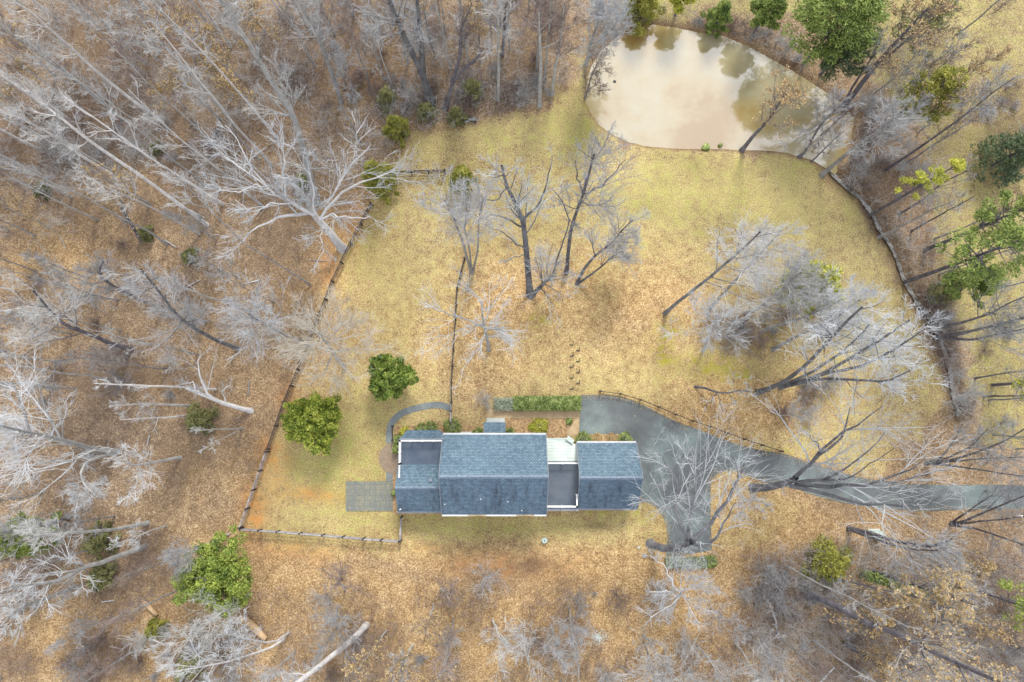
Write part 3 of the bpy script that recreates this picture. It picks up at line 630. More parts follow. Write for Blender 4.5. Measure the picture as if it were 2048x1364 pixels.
# hipped bay roof north of the wing deck
zb1, zb0 = 2.75, 2.1
A = [W(797, 880, zb1), W(884.5, 880, zb1), W(884.5, 868, zb0 + .35), W(878, 860, zb0), W(815, 860, zb0)]
bt = MB(); yT = ydn + .2
P = {'a': (x0 + .02, yT, zb1), 'b': (x1, yT, zb1), 'c': (W(880, 860, zb0)[0], W(880, 860, zb0)[1], zb0), 'd': (W(815, 860, zb0)[0], W(815, 860, zb0)[1], zb0), 'e': (x0 + .02, W(797, 878, zb0)[1], zb0)}
bt.slab([P['a'], P['b'], P['c'], P['d']], .1)
hb(bt, 'bay_roof', M['shingle'])
bt = MB(); bt.box(P['d'][0] + .15, P['c'][0] - .1, yT - .3, P['d'][1] - .2, -.1, zb0 - .12); hb(bt, 'wall', M['siding'])
bt = MB(); bt.box(W(820, 875, 2.6)[0], x1, W(850, 875.5, 2.6)[1] - .05, W(850, 875.5, 2.6)[1] + .05, 2.5, 2.62); hb(bt, 'roof_edge_strip', M['tan_path'])
for xx in (x0 + 1.8, x0 + 3.6): window(None, xx, y0 + .30, .9, .9, 1.3, 's')
for yy in (y0 + 1.8, y0 + 4.0, y0 + 6.2): window(None, x0 + .25, yy, .9, .9, 1.3, 'w')
for xx in (GX0 + 2, GX0 + 5): window(None, xx, GY0 + .35, .9, .9, 1.2, 's'); window(None, xx, GY1 - .35, .9, .9, 1.2, 'n')
#@@TREES@@
# ------------------------------------------------------------------ growing trees
def tubes(P, R, S):
    """P [n,K,3], R [n,K] -> verts, quads"""
    n, K, _ = P.shape
    T = np.gradient(P, axis=1); T /= np.linalg.norm(T, axis=2, keepdims=True) + 1e-9
    ref = np.zeros((n, 1, 3)); ref[:, 0, 0] = 1.0; m = np.abs(T[:, K // 2, 0]) > 0.8; ref[m, 0] = (0, 1, 0)
    U = np.cross(T, ref); U /= np.linalg.norm(U, axis=2, keepdims=True) + 1e-9; Vv = np.cross(T, U)
    an = 2 * np.pi * np.arange(S) / S
    V = P[:, :, None, :] + R[:, :, None, None] * (np.cos(an)[None, None, :, None] * U[:, :, None, :] + np.sin(an)[None, None, :, None] * Vv[:, :, None, :])
    idx = np.arange(n * K * S).reshape(n, K, S); nx = np.roll(idx, -1, axis=2)
    Fc = np.stack([idx[:, :-1], nx[:, :-1], nx[:, 1:], idx[:, 1:]], -1).reshape(-1, 4)
    return V.reshape(-1, 3), Fc
def resample(P, R, K):
    P = np.asarray(P, float); s = np.concatenate([[0], np.cumsum(np.linalg.norm(np.diff(P, axis=0), axis=1))]); t = np.linspace(0, s[-1], K)
    return np.stack([np.interp(t, s, P[:, i]) for i in range(3)], 1), np.interp(t, s, R)
def spawn(rs, P, R, n, K, t0, t1, ln, ang, rr, wob=0.12, trop=0.04, lenpar=True, tmin=0.25, rmin=0.010, flat_=0.0):
    """n children on every parent branch. ln: (lo,hi) as share of parent length (or metres), ang: (lo,hi) degrees"""
    m, Kp, _ = P.shape
    t = np.sort(rs.uniform(t0, t1, (m, n)), axis=1); f = t * (Kp - 1); i0 = np.clip(f.astype(int), 0, Kp - 2); fr = (f - i0)[..., None]
    mi = np.arange(m)[:, None]
    a = P[mi, i0]; b = P[mi, i0 + 1]; B = a + (b - a) * fr; T = b - a; T /= np.linalg.norm(T, axis=2, keepdims=True) + 1e-9
    r0 = R[mi, i0] * (1 - fr[..., 0]) + R[mi, i0 + 1] * fr[..., 0]
    L = np.linalg.norm(np.diff(P, axis=1), axis=2).sum(1)[:, None] if lenpar else np.ones((m, 1))
    Lc = (L * rs.uniform(ln[0], ln[1], (m, n)) * (1.15 - 0.6 * (t - t0) / max(1e-3, t1 - t0))).ravel()
    B = B.reshape(-1, 3); T = T.reshape(-1, 3); r0 = r0.ravel(); c = len(B)
    q = rs.normal(size=(c, 3)); q[:, 2] *= (1 - flat_); q -= (q * T).sum(1, keepdims=True) * T; q /= np.linalg.norm(q, axis=1, keepdims=True) + 1e-9
    an = np.radians(rs.uniform(ang[0], ang[1], c))[:, None]
    d = np.cos(an) * T + np.sin(an) * q
    out = np.zeros((c, K, 3)); out[:, 0] = B; step = (Lc / (K - 1))[:, None]
    for k in range(1, K):
        d = d + rs.normal(size=(c, 3)) * wob; d[:, 2] += trop; d /= np.linalg.norm(d, axis=1, keepdims=True)
        out[:, k] = out[:, k - 1] + d * step
    rb = np.maximum(np.minimum(r0 * rs.uniform(rr[0], rr[1], c), r0 * .9), rmin * 1.3)
    RR = rb[:, None] * np.linspace(1, 0, K)[None, :] + rmin * np.linspace(0, 1, K)[None, :]
    return out, RR
def pack(parts):
    Vs, Fs, o = [], [], 0
    for V, Fc in parts: Vs.append(V); Fs.append(Fc + o); o += len(V)
    return np.concatenate(Vs), np.concatenate(Fs)
def leafquads(rs, C, size, up=0.4, elong=1.0, dirs=None):
    n = len(C); nrm = rs.normal(size=(n, 3)); nrm[:, 2] = np.abs(nrm[:, 2]) + up; nrm /= np.linalg.norm(nrm, axis=1, keepdims=True)
    r = rs.normal(size=(n, 3)) if dirs is None else dirs + rs.normal(size=(n, 3)) * .35
    U = r - (r * nrm).sum(1, keepdims=True) * nrm; U /= np.linalg.norm(U, axis=1, keepdims=True) + 1e-9; V = np.cross(nrm, U)
    s = (size * rs.uniform(.6, 1.3, n))[:, None]
    U = U * s * elong; V = V * s
    P = np.stack([C - U, C - V * .55 + U * .05, C + U, C + V * .55 + U * .05], 1)
    return P.reshape(-1, 3), np.arange(4 * n).reshape(-1, 4)
CELL = {'fine': (6, 7, 6), 'airy': (5, 6, 5), 'light': (4, 5, 4)}
def tree_meshes(seed, trunks, limbs, nl=9, cr=3.5, lt=(0.4, 0.97), ang=(30, 60), dens='fine', leaves=0, trop=0.08, twig_r=0.0085, wob=0.10, nl_top=6, limb_auto=0, flat_=0.0, deadwood=False):
    """trunks, limbs: lists of (P [k,3], R [k]) in local coordinates. returns trunk mesh data, crown data, leaf data"""
    rs = np.random.RandomState(seed); K0 = 14
    tp = [resample(P, R, K0) for P, R in trunks]
    TP = np.stack([p for p, _ in tp]); TR = np.stack([r for _, r in tp])
    # a little natural wander of trunks, butt flare
    wv = rs.normal(size=TP.shape) * 0.05; wv[:, 0] = 0; TP = TP + np.cumsum(wv, axis=1) * 0.5
    TRf = TR.copy(); TRf[:, 0] *= 1.45; TRf[:, 1] *= 1.05
    parts = [tubes(TP, TRf, 9)]
    L1P, L1R = [], []
    for P, R in limbs:
        p, r = resample(P, R, 9); p[1:-1] += rs.normal(size=(7, 3)) * 0.09; L1P.append(p); L1R.append(r)
    if nl:
        for i in range(len(TP)):
            p, r = spawn(rs, TP[i:i + 1], TR[i:i + 1], nl, 9, lt[0], lt[1], (cr * .75, cr * 1.25), ang, (0.26, 0.46), wob * .8, trop, False, rmin=0.016, flat_=flat_)
            L1P += list(p); L1R += list(r)
            e = TP[i][None, :]                        # the leader breaks up at its top
    if L1P:
        L1P = np.stack(L1P); L1R = np.stack(L1R); parts.append(tubes(L1P, L1R, 6))
    tv = pack(parts)
    n2, n3, n4 = CELL[dens]
    src_P = L1P if len(L1P) else TP[:, -9:]; src_R = L1R if len(L1P) else TR[:, -9:]
    p2, r2 = spawn(rs, src_P, src_R, n2, 7, 0.12, 1.0, (0.35, 0.72), (20, 55), (0.42, 0.65), wob, trop, rmin=0.017)
    pt, rt = spawn(rs, TP[:, -9:], TR[:, -9:], nl_top, 7, 0.3, 1.0, (0.2 * cr, 0.55 * cr), (25, 60), (0.35, 0.55), wob, trop, False, rmin=0.017) if nl_top else (p2[:0], r2[:0])
    p2 = np.concatenate([p2, pt]); r2 = np.concatenate([r2, rt])
    p3, r3 = spawn(rs, p2, r2, n3 - 1, 5, 0.12, 1.0, (0.35, 0.75), (22, 52), (0.5, 0.7), wob * 1.2, trop, rmin=twig_r * 1.35)
    p4, r4 = spawn(rs, p3, r3, n4 - 2, 4, 0.12, 1.0, (0.4, 0.9), (20, 52), (0.5, 0.8), wob * 1.3, trop, rmin=twig_r * .75)
    cv = pack([tubes(p2, r2, 4), tubes(p3, r3, 3), tubes(p4, r4, 3)])
    lv = None
    if leaves:
        leaves = leaves * 2 // 3; ii = rs.randint(0, len(p4), leaves); kk = rs.randint(1, 3, leaves)
        lv = leafquads(rs, p4[ii, kk] + rs.normal(size=(leaves, 3)) * .06, 0.105, .3)
    return tv, cv, lv
def put_tree(name, base, tv, cv, lv, bk, tw, lf='leaf_tan', crown='branches'):
    t = empty(name, base)
    link('trunk', raw_mesh('trunk', *tv, smooth=True), M[bk], t); link(crown, raw_mesh(crown, *cv), M[tw], t)
    if lv is not None: link('leaves', raw_mesh('leaves', *lv), M[lf], t)
    return t
def pathz(pts, z0, z1, base, pw=1.0):
    d = np.concatenate([[0], np.cumsum([math.dist(a, b) for a, b in zip(pts[:-1], pts[1:])])]); d = d / d[-1]
    return np.array([W(p[0], p[1], z0 + (z1 - z0) * (f ** pw)) - base for p, f in zip(pts, d)])

LANDMARKS = {'the big white forked tree': (670, 470), 'the round magnolia': (783, 748), 'the broad magnolia': (632, 838), 'the white broken snag': (440, 800), 'the lone cedar': (795, 258),
             'the short top fence': (840, 347), 'the house front door': (990, 840), 'the patio': (738, 992), 'the lower left fence corner': (486, 1055), 'the driveway stub': (1378, 1090),
             'the split log': (305, 1212), 'the leaning white trunk': (700, 1290), 'the low hedge': (1385, 1125), 'the ivy covered trunk': (1725, 1150), 'the shaggy dark trunk': (1630, 1190),
             'the log pile': (943, 238), 'the pond outlet': (1660, 345), 'the tree over the pond': (1486, 299), 'the twin trunked lawn tree': (1060, 592), 'the leaning lawn tree': (1310, 627),
             'the bright evergreen': (440, 1155), 'the pale gravel patch': (1195, 1275), 'the great drive side tree': (1530, 973), 'the two toned hill pines': (1990, 480), 'the left edge holly': (45, 1090),
             'the speckled black stump': (262, 455), 'the utility box': (1748, 1066), 'the fine fan shrub': (1860, 925), 'the wide hilltop pine': (1640, 80)}
LANDMARKS = {k: v for k, v in LANDMARKS.items()}
WUSED = set()
def where(px, py, desc):
    """label: what it is + distance word, direction and nearest landmark not yet used for that kind"""
    for k, v in sorted(LANDMARKS.items(), key=lambda kv: math.dist(kv[1], (px, py))):
        dx, dy = px - v[0], py - v[1]; d = math.hypot(dx, dy) / 16.0; a = (math.degrees(math.atan2(-dy, dx)) + 360) % 360
        s_ = ['right of', 'upper right of', 'above', 'upper left of', 'left of', 'lower left of', 'below', 'lower right of'][int(((a + 22.5) % 360) // 45)]
        w_ = 'just' if d < 4 else 'a little way' if d < 9 else 'some way' if d < 16 else 'far'
        key = (desc, w_, s_, k)
        if key in WUSED: continue
        WUSED.add(key); n_ = ', %d metres' % round(d) if d > 4 and len((desc + w_ + s_ + k).split()) < 11 else ''
        return '%s %s %s %s%s' % (desc, w_, s_, k, n_)
    return desc + ' among its neighbours'

def htree(label, pts, r0, bk='bark_grey', tw='twig_grey', limbs=(), trunks2=(), H=None, seed=None, cat='tree', group=None, name='bare_tree', lf='leaf_tan', rt=0.3, lean_ok=True, H2=None, **kw):
    """pts: photo pixels from the root upward. limbs: (pixels, z0, z1, r)"""
    base = W(*pts[0]); H = H or best_height(pts[0], pts[-1]); seed = seed or int(pts[0][0] * 7 + pts[0][1])
    tr = [(pathz(pts, 0, H, base), np.linspace(r0, r0 * rt, len(pts)))]
    tr[0][0][0][2] = -0.3
    for q in trunks2:
        h = H2 or best_height(pts[0], q[-1], hi=H * 1.15); z0 = 0 if math.dist(q[0], pts[0]) < 25 else None
        if z0 is None:
            k = min(range(len(pts)), key=lambda i: math.dist(pts[i], q[0])); z0 = tr[0][0][k][2]
        P = pathz(q, z0, max(h, z0 + 3), base)
        if z0 == 0: P[0][2] = -0.3
        tr.append((P, np.linspace(r0 * .8, r0 * rt * .7, len(q))))
    lm = [(pathz(q, z0, z1, base), np.linspace(r, 0.03, len(q))) for q, z0, z1, r in limbs]
    tv, cv, lv = tree_meshes(seed, tr, lm, **kw)
    t = put_tree(name, base, tv, cv, lv, bk, tw, lf)
    return tag(t, label, cat, group)

# the named trees, traced one by one
G_WOOD = 'bare trees in the wood left of the garden'
htree('big white forked dead tree with spreading limbs beside the left fence', [(686, 498), (664, 470), (645, 448), (629, 430), (614, 400), (596, 378), (570, 350)], 0.52, 'bark_white', 'twig_white', H=15, rt=.35, nl=5, cr=3.4, dens='fine', nl_top=5, trop=.02, twig_r=.014, limbs=[
    ([(629, 430), (609, 420), (590, 408), (560, 396), (520, 360), (470, 330), (430, 292)], 10, 15, .24), ([(622, 425), (590, 430), (571, 433), (545, 440), (520, 452), (495, 470), (470, 497)], 9.5, 12, .22),
    ([(632, 428), (623, 409), (630, 385), (618, 345), (612, 315)], 10.5, 16, .17), ([(640, 440), (660, 405), (690, 380), (717, 368), (761, 350), (792, 340)], 9, 14.5, .2),
    ([(640, 440), (665, 430), (694, 435), (723, 438), (740, 432)], 9, 12, .13), ([(571, 392), (568, 360), (570, 320), (560, 290), (566, 262)], 12.5, 17, .12), ([(590, 405), (560, 408), (540, 405), (505, 425), (470, 400)], 12, 14.5, .11),
    ([(648, 450), (640, 480), (648, 500), (636, 520)], 8, 9.5, .08), ([(655, 405), (690, 350), (720, 310), (742, 290)], 10.5, 16, .12), ([(540, 378), (510, 372), (480, 385), (440, 380)], 13, 15, .1), ([(530, 368), (500, 330), (480, 290), (450, 250)], 13.5, 17.5, .1)])
htree('tall grey tree rising behind the big white forked tree', [(632, 405), (612, 317), (600, 273), (585, 226), (571, 202), (541, 164), (512, 110), (470, 50), (440, 5)], 0.42, 'bark_pale', 'twig_pale', nl=12, cr=4.2, lt=(.35, .98))
htree('grey tree with a fine fan crown above the dark brush gully', [(682, 205), (660, 141), (645, 100), (629, 60), (600, 5)], 0.3, 'bark_grey', 'twig_pale', nl=11, cr=4)
for lb, p, r, c, bk in (('long white trunk aimed at the upper left behind the forked tree', [(552, 274), (500, 210), (435, 135), (370, 65), (310, 5)], .22, 3.0, 'bark_white'), ('long bleached trunk from beside the fungus stump to the left edge', [(415, 450), (300, 365), (180, 285), (90, 215), (0, 150)], .30, 3.0, 'bark_white'),
        ('pale trunk lying lowest of the long upper left trunks', [(400, 468), (300, 412), (215, 375), (150, 335)], .17, 3.0, 'bark_white'), ('double pale trunk running off the left edge above the stump', [(262, 372), (175, 320), (100, 270), (50, 243), (0, 225)], .28, 3.0, 'bark_white'),
        ('smooth pale trunk ending at the far left top', [(245, 240), (190, 195), (115, 130), (60, 90), (0, 55)], .18, 2.6, 'bark_pale'), ('tallest upper left trunk reaching the top left corner', [(300, 228), (200, 150), (120, 78), (65, 28), (20, 0)], .27, 3.2, 'bark_white'),
        ('slim straight trunk reaching the top edge near the left corner', [(290, 150), (215, 80), (145, 0)], .17, 2.6, 'bark_pale'), ('thin grey trunk slanting to the top edge in the upper left', [(440, 240), (330, 130), (250, 60), (180, 0)], .13, 2.4, 'bark_grey'),
        ('long thin grey pole below the big white forked tree', [(622, 570), (560, 530), (490, 490), (430, 430), (370, 370), (300, 310)], .15, 2.8, 'bark_grey'), ('short pale trunk leaving the left edge above the stump', [(130, 383), (60, 350), (0, 320)], .2, 2.4, 'bark_white'),
        ('pale trunk just under the short left edge trunk', [(66, 374), (30, 358), (-10, 335)], .2, 2.4, 'bark_pale'), ('crooked grey tree right of the tallest upper left trunk', [(520, 320), (470, 265), (420, 215), (372, 150)], .14, 3.2, 'bark_grey')):
    htree(lb, p, r * .68, bk, 'twig_pale', nl=10, cr=c, lt=(.5, .98), dens='airy')
for lb, p, H, c in (('tan leaved beech over the long left trunks', [(250, 425), (240, 395), (225, 350)], 11, 3.6), ('tan leaved young tree in the top left corner', [(110, 150), (60, 110), (25, 75)], 14, 3.6), ('brown leaved crown near the top edge left of the fan tree', [(390, 120), (370, 90), (350, 50)], 13, 3.8), ('small tan leaved beech among the upper left poles', [(370, 215), (350, 190), (330, 165)], 9, 3.0), ('yellow leaved sapling high in the top wood', [(520, 110), (505, 70), (495, 30)], 11, 3.2)):
    htree(lb, p, .13, 'bark_pale', 'twig_brown', H=H, nl=13, cr=c, leaves=2600, dens='airy', ang=(40, 85))
htree('low limbs reaching down left over the right end of the pond', [(1714, 204), (1695, 222), (1662, 250), (1630, 285)], .14, 'bark_dark', 'twig_brown', H=7, nl=10, cr=3.4, dens='airy')
htree('second low limbed tree bending left over the pond', [(1704, 212), (1660, 228), (1615, 262), (1585, 280)], .12, 'bark_grey', 'twig_grey', H=7, nl=10, cr=3.2, dens='airy')
htree('thin leaning pole tree upper left of the lone cedar', [(721, 286), (706, 255), (688, 226), (675, 205)], 0.13, 'bark_grey', 'twig_grey', nl=4, cr=1.4, dens='light')
htree('stout dark tree forking in two at the top wood edge', [(863, 206), (852, 170), (843, 143), (820, 95), (805, 60), (785, 10), (775, -40)], 0.48, 'bark_mid', 'twig_grey', trunks2=[[(843, 143), (846, 117), (840, 60), (833, 0), (830, -50)]], nl=9, cr=4.5, dens='airy')
htree('crooked dark tree with two arms beside the log pile', [(890, 217), (898, 190), (905, 164), (925, 138), (950, 120), (966, 100)], 0.3, 'bark_dark', 'twig_brown', trunks2=[[(905, 164), (918, 120), (922, 60), (943, 10)]], nl=6, cr=2.8, dens='airy')
htree('straight pale tree right of the log pile', [(996, 200), (997, 140), (997, 60), (996, -30)], 0.2, 'bark_pale', 'twig_pale', nl=10, cr=3.2)
htree('dark slim tree at the top edge above the log pile', [(1004, 110), (1008, 60), (1010, 15), (1030, -30)], 0.22, 'bark_dark', 'twig_brown', nl=7, cr=3)
htree('tallest white trunk in the thin grove left of the pond', [(1079, 212), (1084, 117), (1080, 60), (1078, -20)], 0.24, 'bark_pale', 'twig_brown', nl=11, cr=3.2)
htree('second white trunk in the grove left of the pond', [(1103, 190), (1113, 120), (1122, 60), (1128, 10)], 0.19, 'bark_pale', 'twig_brown', nl=10, cr=3.2)
htree('slim white pole between two trunks of the pond side grove', [(1090, 160), (1097, 90), (1106, -10)], 0.17, 'bark_pale', 'twig_brown', nl=9, cr=2.8)
htree('leftmost thin trunk of the grove left of the pond', [(1073, 140), (1076, 80), (1080, 0)], 0.16, 'bark_pale', 'twig_brown', nl=9, cr=2.8)
htree('white bushy tree on the upper left pond bank', [(1172, 128), (1180, 90), (1190, 60), (1203, 30)], 0.24, 'bark_pale', 'twig_white', nl=16, cr=4.6, lt=(.3, .98), trunks2=[[(1172, 128), (1192, 85), (1225, 50)]])
htree('small leaning tree at the left edge of the pond', [(1171, 192), (1180, 160), (1188, 138), (1205, 105)], 0.12, 'bark_grey', 'twig_brown', nl=8, cr=2.6, dens='airy', trunks2=[[(1171, 192), (1178, 178), (1198, 165)]])
htree('tan leaved tree leaning over the pond from its lower bank', [(1485, 299), (1510, 270), (1532, 245), (1552, 215), (1572, 185)], 0.26, 'bark_dark', 'twig_brown', nl=12, cr=4.2, leaves=2600, dens='airy')
htree('crooked dark tree bending over the pond outlet', [(1600, 313), (1610, 305), (1618, 290), (1640, 250), (1655, 235), (1690, 200)], 0.2, 'bark_dark', 'twig_grey', nl=9, cr=4, dens='airy')
htree('slim dark sapling on the bank by the pond outlet', [(1624, 322), (1650, 298), (1690, 262)], 0.1, 'bark_dark', 'twig_grey', nl=6, cr=2.4, dens='airy')
htree('grey tree with a fan crown above the pond outlet', [(1643, 351), (1672, 325), (1720, 288), (1770, 250), (1800, 225)], 0.28, 'bark_grey', 'twig_grey', nl=13, cr=4.4)
htree('dark tree reaching up right behind the pond outlet', [(1688, 212), (1710, 185), (1760, 120), (1800, 75), (1850, 20)], 0.36, 'bark_dark', 'twig_brown', nl=13, cr=4.6, leaves=2600)
htree('thin dark tree bending left above the pond outlet', [(1692, 200), (1720, 150), (1745, 115), (1760, 85)], 0.16, 'bark_dark', 'twig_grey', nl=7, cr=3)
htree('twin trunked lawn tree with one dark stem and pale limbs', [(1061, 592), (1055, 545), (1052, 500), (1048, 462), (1044, 435), (1028, 405), (1012, 370), (1002, 330)], 0.40, 'bark_mid', 'twig_white', H=18, nl=13, cr=5.0, lt=(.45, .98), dens='airy', limbs=[
    ([(1045, 440), (1070, 415), (1088, 385), (1098, 345), (1105, 310)], 10.5, 17, .16), ([(1052, 500), (1030, 485), (1005, 462), (975, 455)], 7, 11, .10), ([(1046, 455), (1020, 440), (985, 430), (965, 440), (945, 425)], 9.5, 13, .12),
    ([(1012, 370), (995, 400), (970, 400), (950, 380)], 14.5, 16.5, .09), ([(1052, 508), (1030, 515), (1010, 525)], 6, 8, .06)], trunks2=[[(1064, 592), (1080, 575), (1096, 558), (1106, 552)]], H2=4.2)
htree('bare lawn tree with a tall dark stem and grey crown', [(1133, 546), (1137, 500), (1143, 460), (1152, 430), (1168, 392), (1180, 350), (1190, 310)], 0.24, 'bark_dark', 'twig_grey', nl=12, cr=4.8, lt=(.5, .98), limbs=[([(1168, 390), (1155, 355), (1150, 320)], 13, 17, .12), ([(1170, 388), (1205, 372), (1230, 345), (1250, 320)], 13, 17.5, .12)])
htree('slim curved sapling left of the dark stemmed lawn tree', [(1107, 545), (1115, 515), (1126, 488), (1140, 440), (1125, 400), (1110, 380)], 0.11, 'bark_dark', 'twig_grey', nl=6, cr=2.6, dens='airy')
htree('leaning grey lawn tree with a rounded crown right of the twin trunks', [(1152, 570), (1172, 532), (1195, 505), (1218, 490), (1245, 460), (1264, 440)], 0.2, 'bark_dark', 'twig_pale', nl=13, cr=3.9, H=9, trunks2=[[(1152, 570), (1185, 545), (1225, 510), (1245, 500)]], H2=6, dens='fine')
htree('three stemmed pale tree over the middle fence', [(943, 545), (930, 505), (920, 470), (905, 430), (890, 400)], 0.18, 'bark_grey', 'twig_grey', nl=7, cr=4.8, trunks2=[[(943, 545), (940, 505), (930, 460), (935, 410)], [(945, 545), (955, 500), (956, 440), (965, 400)]], lt=(.5, .98))
htree('white limbed tree spreading over the middle fence above the house', [(978, 700), (975, 680), (970, 655), (965, 630)], 0.24, 'bark_pale', 'twig_white', H=13, nl=7, cr=4.0, dens='airy', ang=(40, 85), limbs=[([(970, 655), (945, 640), (915, 635), (880, 620), (862, 612)], 10, 13, .11), ([(972, 655), (1000, 658), (1020, 670), (1030, 700)], 10, 12, .11),
    ([(972, 660), (960, 690), (945, 715), (920, 745)], 9.5, 11.5, .1), ([(968, 640), (960, 600), (930, 570), (915, 540)], 11, 14, .1), ([(968, 648), (930, 655), (895, 670), (850, 680)], 10.5, 12, .08), ([(970, 640), (985, 605), (1010, 575)], 11.5, 14, .08)])
htree('fine pale spray crowned tree above the round magnolia', [(690, 735), (672, 712), (660, 695), (648, 680), (640, 668)], 0.2, 'bark_pale', 'twig_tan', H=12, nl=30, cr=5.8, lt=(.45, .99), ang=(50, 95), dens='fine', trop=.03)
htree('fine silver crowned tree left of the spray crowned tree', [(602, 682), (570, 668), (545, 655), (520, 640), (498, 625)], 0.22, 'bark_grey', 'twig_white', nl=18, cr=5.0, lt=(.5, .99), ang=(40, 80))
htree('long curved dark trunk with grey crown mid left', [(477, 698), (430, 680), (395, 660), (365, 640), (340, 612), (325, 590), (300, 560), (280, 535)], 0.24, 'bark_mid', 'twig_grey', nl=15, cr=4.6, lt=(.35, .98))
htree('stout dark leaning trunk near the far left clearing', [(262, 698), (225, 688), (190, 672), (150, 658), (130, 648), (100, 620), (70, 585)], 0.3, 'bark_dark', 'twig_pale', nl=14, cr=4.8, lt=(.4, .98))
htree('bent grey tree with a hooked trunk at mid left', [(330, 620), (290, 605), (235, 580), (205, 560), (196, 540), (205, 525)], 0.2, 'bark_dark', 'twig_grey', nl=10, cr=3.6, H=14)
htree('long thin bleached pole lying nearly level left of the snag', [(432, 779), (360, 773), (280, 768), (215, 765), (185, 763)], 0.12, 'bark_white', 'twig_pale', nl=6, cr=1.7, dens='light')
htree('bleached pole tree pointing left just below the long pole', [(382, 812), (330, 808), (280, 806), (225, 808)], 0.15, 'bark_white', 'twig_pale', nl=7, cr=2.2, dens='light')
htree('lower bleached pole tree left of the small cedar bush', [(378, 830), (330, 833), (280, 833), (240, 835)], 0.12, 'bark_white', 'twig_pale', nl=6, cr=1.9, dens='light')
htree('thin pale pole right of the small cedar bush', [(484, 856), (440, 858), (385, 861)], 0.09, 'bark_pale', 'twig_pale', nl=4, cr=1.5, dens='light', trunks2=[[(484, 856), (450, 875), (400, 905)]])
htree('great white limbed tree spreading across the left edge', [(232, 903), (200, 900), (150, 885), (100, 872), (50, 862), (5, 850)], 0.34, 'bark_pale', 'twig_white', nl=14, cr=5.6, lt=(.3, .98), limbs=[([(120, 875), (90, 820), (80, 770), (110, 740)], 13, 19, .12), ([(60, 862), (40, 800), (20, 760)], 17, 22, .12), ([(190, 900), (150, 920), (90, 925), (30, 945)], 8, 17, .16), ([(90, 870), (60, 900), (40, 960), (20, 990)], 14, 19, .1)])
htree('curling white tree below the great left edge tree', [(226, 905), (200, 915), (172, 925), (160, 945), (168, 970), (190, 990)], 0.22, 'bark_pale', 'twig_white', H=13, nl=9, cr=3.6, lt=(.4, .98))
htree('low spreading pale tree in the leaf clearing mid left', [(360, 915), (330, 920), (300, 926), (275, 930), (250, 925)], 0.2, 'bark_pale', 'twig_white', H=10, nl=10, cr=4.0, dens='airy', ang=(40, 85))
htree('grey trunk rising from the lower left toward the holly', [(138, 1033), (110, 1042), (70, 1055), (30, 1062), (0, 1064)], 0.26, 'bark_grey', 'twig_pale', nl=9, cr=4)
htree('long straight pale trunk pointing left beside the holly', [(296, 1046), (240, 1058), (180, 1066), (110, 1072), (60, 1078)], 0.24, 'bark_pale', 'twig_pale', nl=8, cr=3.2, lt=(.5, .98))
htree('thin crooked pale branch tree above the forked lower trunk', [(333, 1051), (290, 1065), (260, 1078), (225, 1090)], 0.1, 'bark_pale', 'twig_white', nl=6, cr=2.2, dens='airy')
htree('forked pale trunk sweeping down to the left edge', [(291, 1092), (250, 1108), (205, 1125), (170, 1132), (145, 1150), (110, 1164), (50, 1170), (0, 1186)], 0.3, 'bark_pale', 'twig_white', nl=10, cr=4.2, dens='airy', lt=(.35, .98), limbs=[([(170, 1130), (140, 1120), (110, 1115), (85, 1098)], 9, 13, .1)])
htree('white pole below the forked pale trunk at lower left', [(150, 1172), (110, 1190), (60, 1212), (25, 1228), (0, 1258)], 0.22, 'bark_pale', 'twig_white', nl=8, cr=3.2, dens='airy', H=17)
htree('grey spray branched tree above the bright evergreen', [(458, 1068), (430, 1082), (405, 1092), (375, 1105), (340, 1125)], 0.13, 'bark_pale', 'twig_grey', nl=10, cr=3.4, H=11)
htree('tree with long feathery branches over the bright evergreen', [(502, 1186), (470, 1208), (440, 1225), (400, 1262), (360, 1290)], 0.15, 'bark_pale', 'twig_pale', nl=13, cr=4.2, lt=(.2, .98))
htree('smooth white curved trunk crossing the long orange log', [(578, 1264), (555, 1280), (530, 1284), (480, 1272), (455, 1268)], 0.15, 'bark_white', 'twig_white', nl=8, cr=3.2, H=11, dens='airy')
htree('lower smooth white trunk fanning out near the bottom', [(570, 1278), (545, 1295), (512, 1308), (455, 1326), (410, 1335), (350, 1345)], 0.15, 'bark_white', 'twig_white', nl=12, cr=4.0, dens='airy', H=15)
htree('thick leaning white trunk at the bottom edge', [(733, 1250), (715, 1268), (690, 1290), (660, 1312), (625, 1340), (588, 1366), (560, 1385)], 0.34, 'bark_white', 'twig_grey', nl=5, cr=3, dens='airy', H=20, rt=.55, lt=(.6, .98))
htree('grey crooked tree behind the thick leaning white trunk', [(694, 1290), (680, 1270), (670, 1240), (680, 1210)], 0.15, 'bark_grey', 'twig_grey', nl=9, cr=3.4, H=8, ang=(40, 90), limbs=[([(690, 1285), (692, 1320), (697, 1364)], 4, 9, .07)])
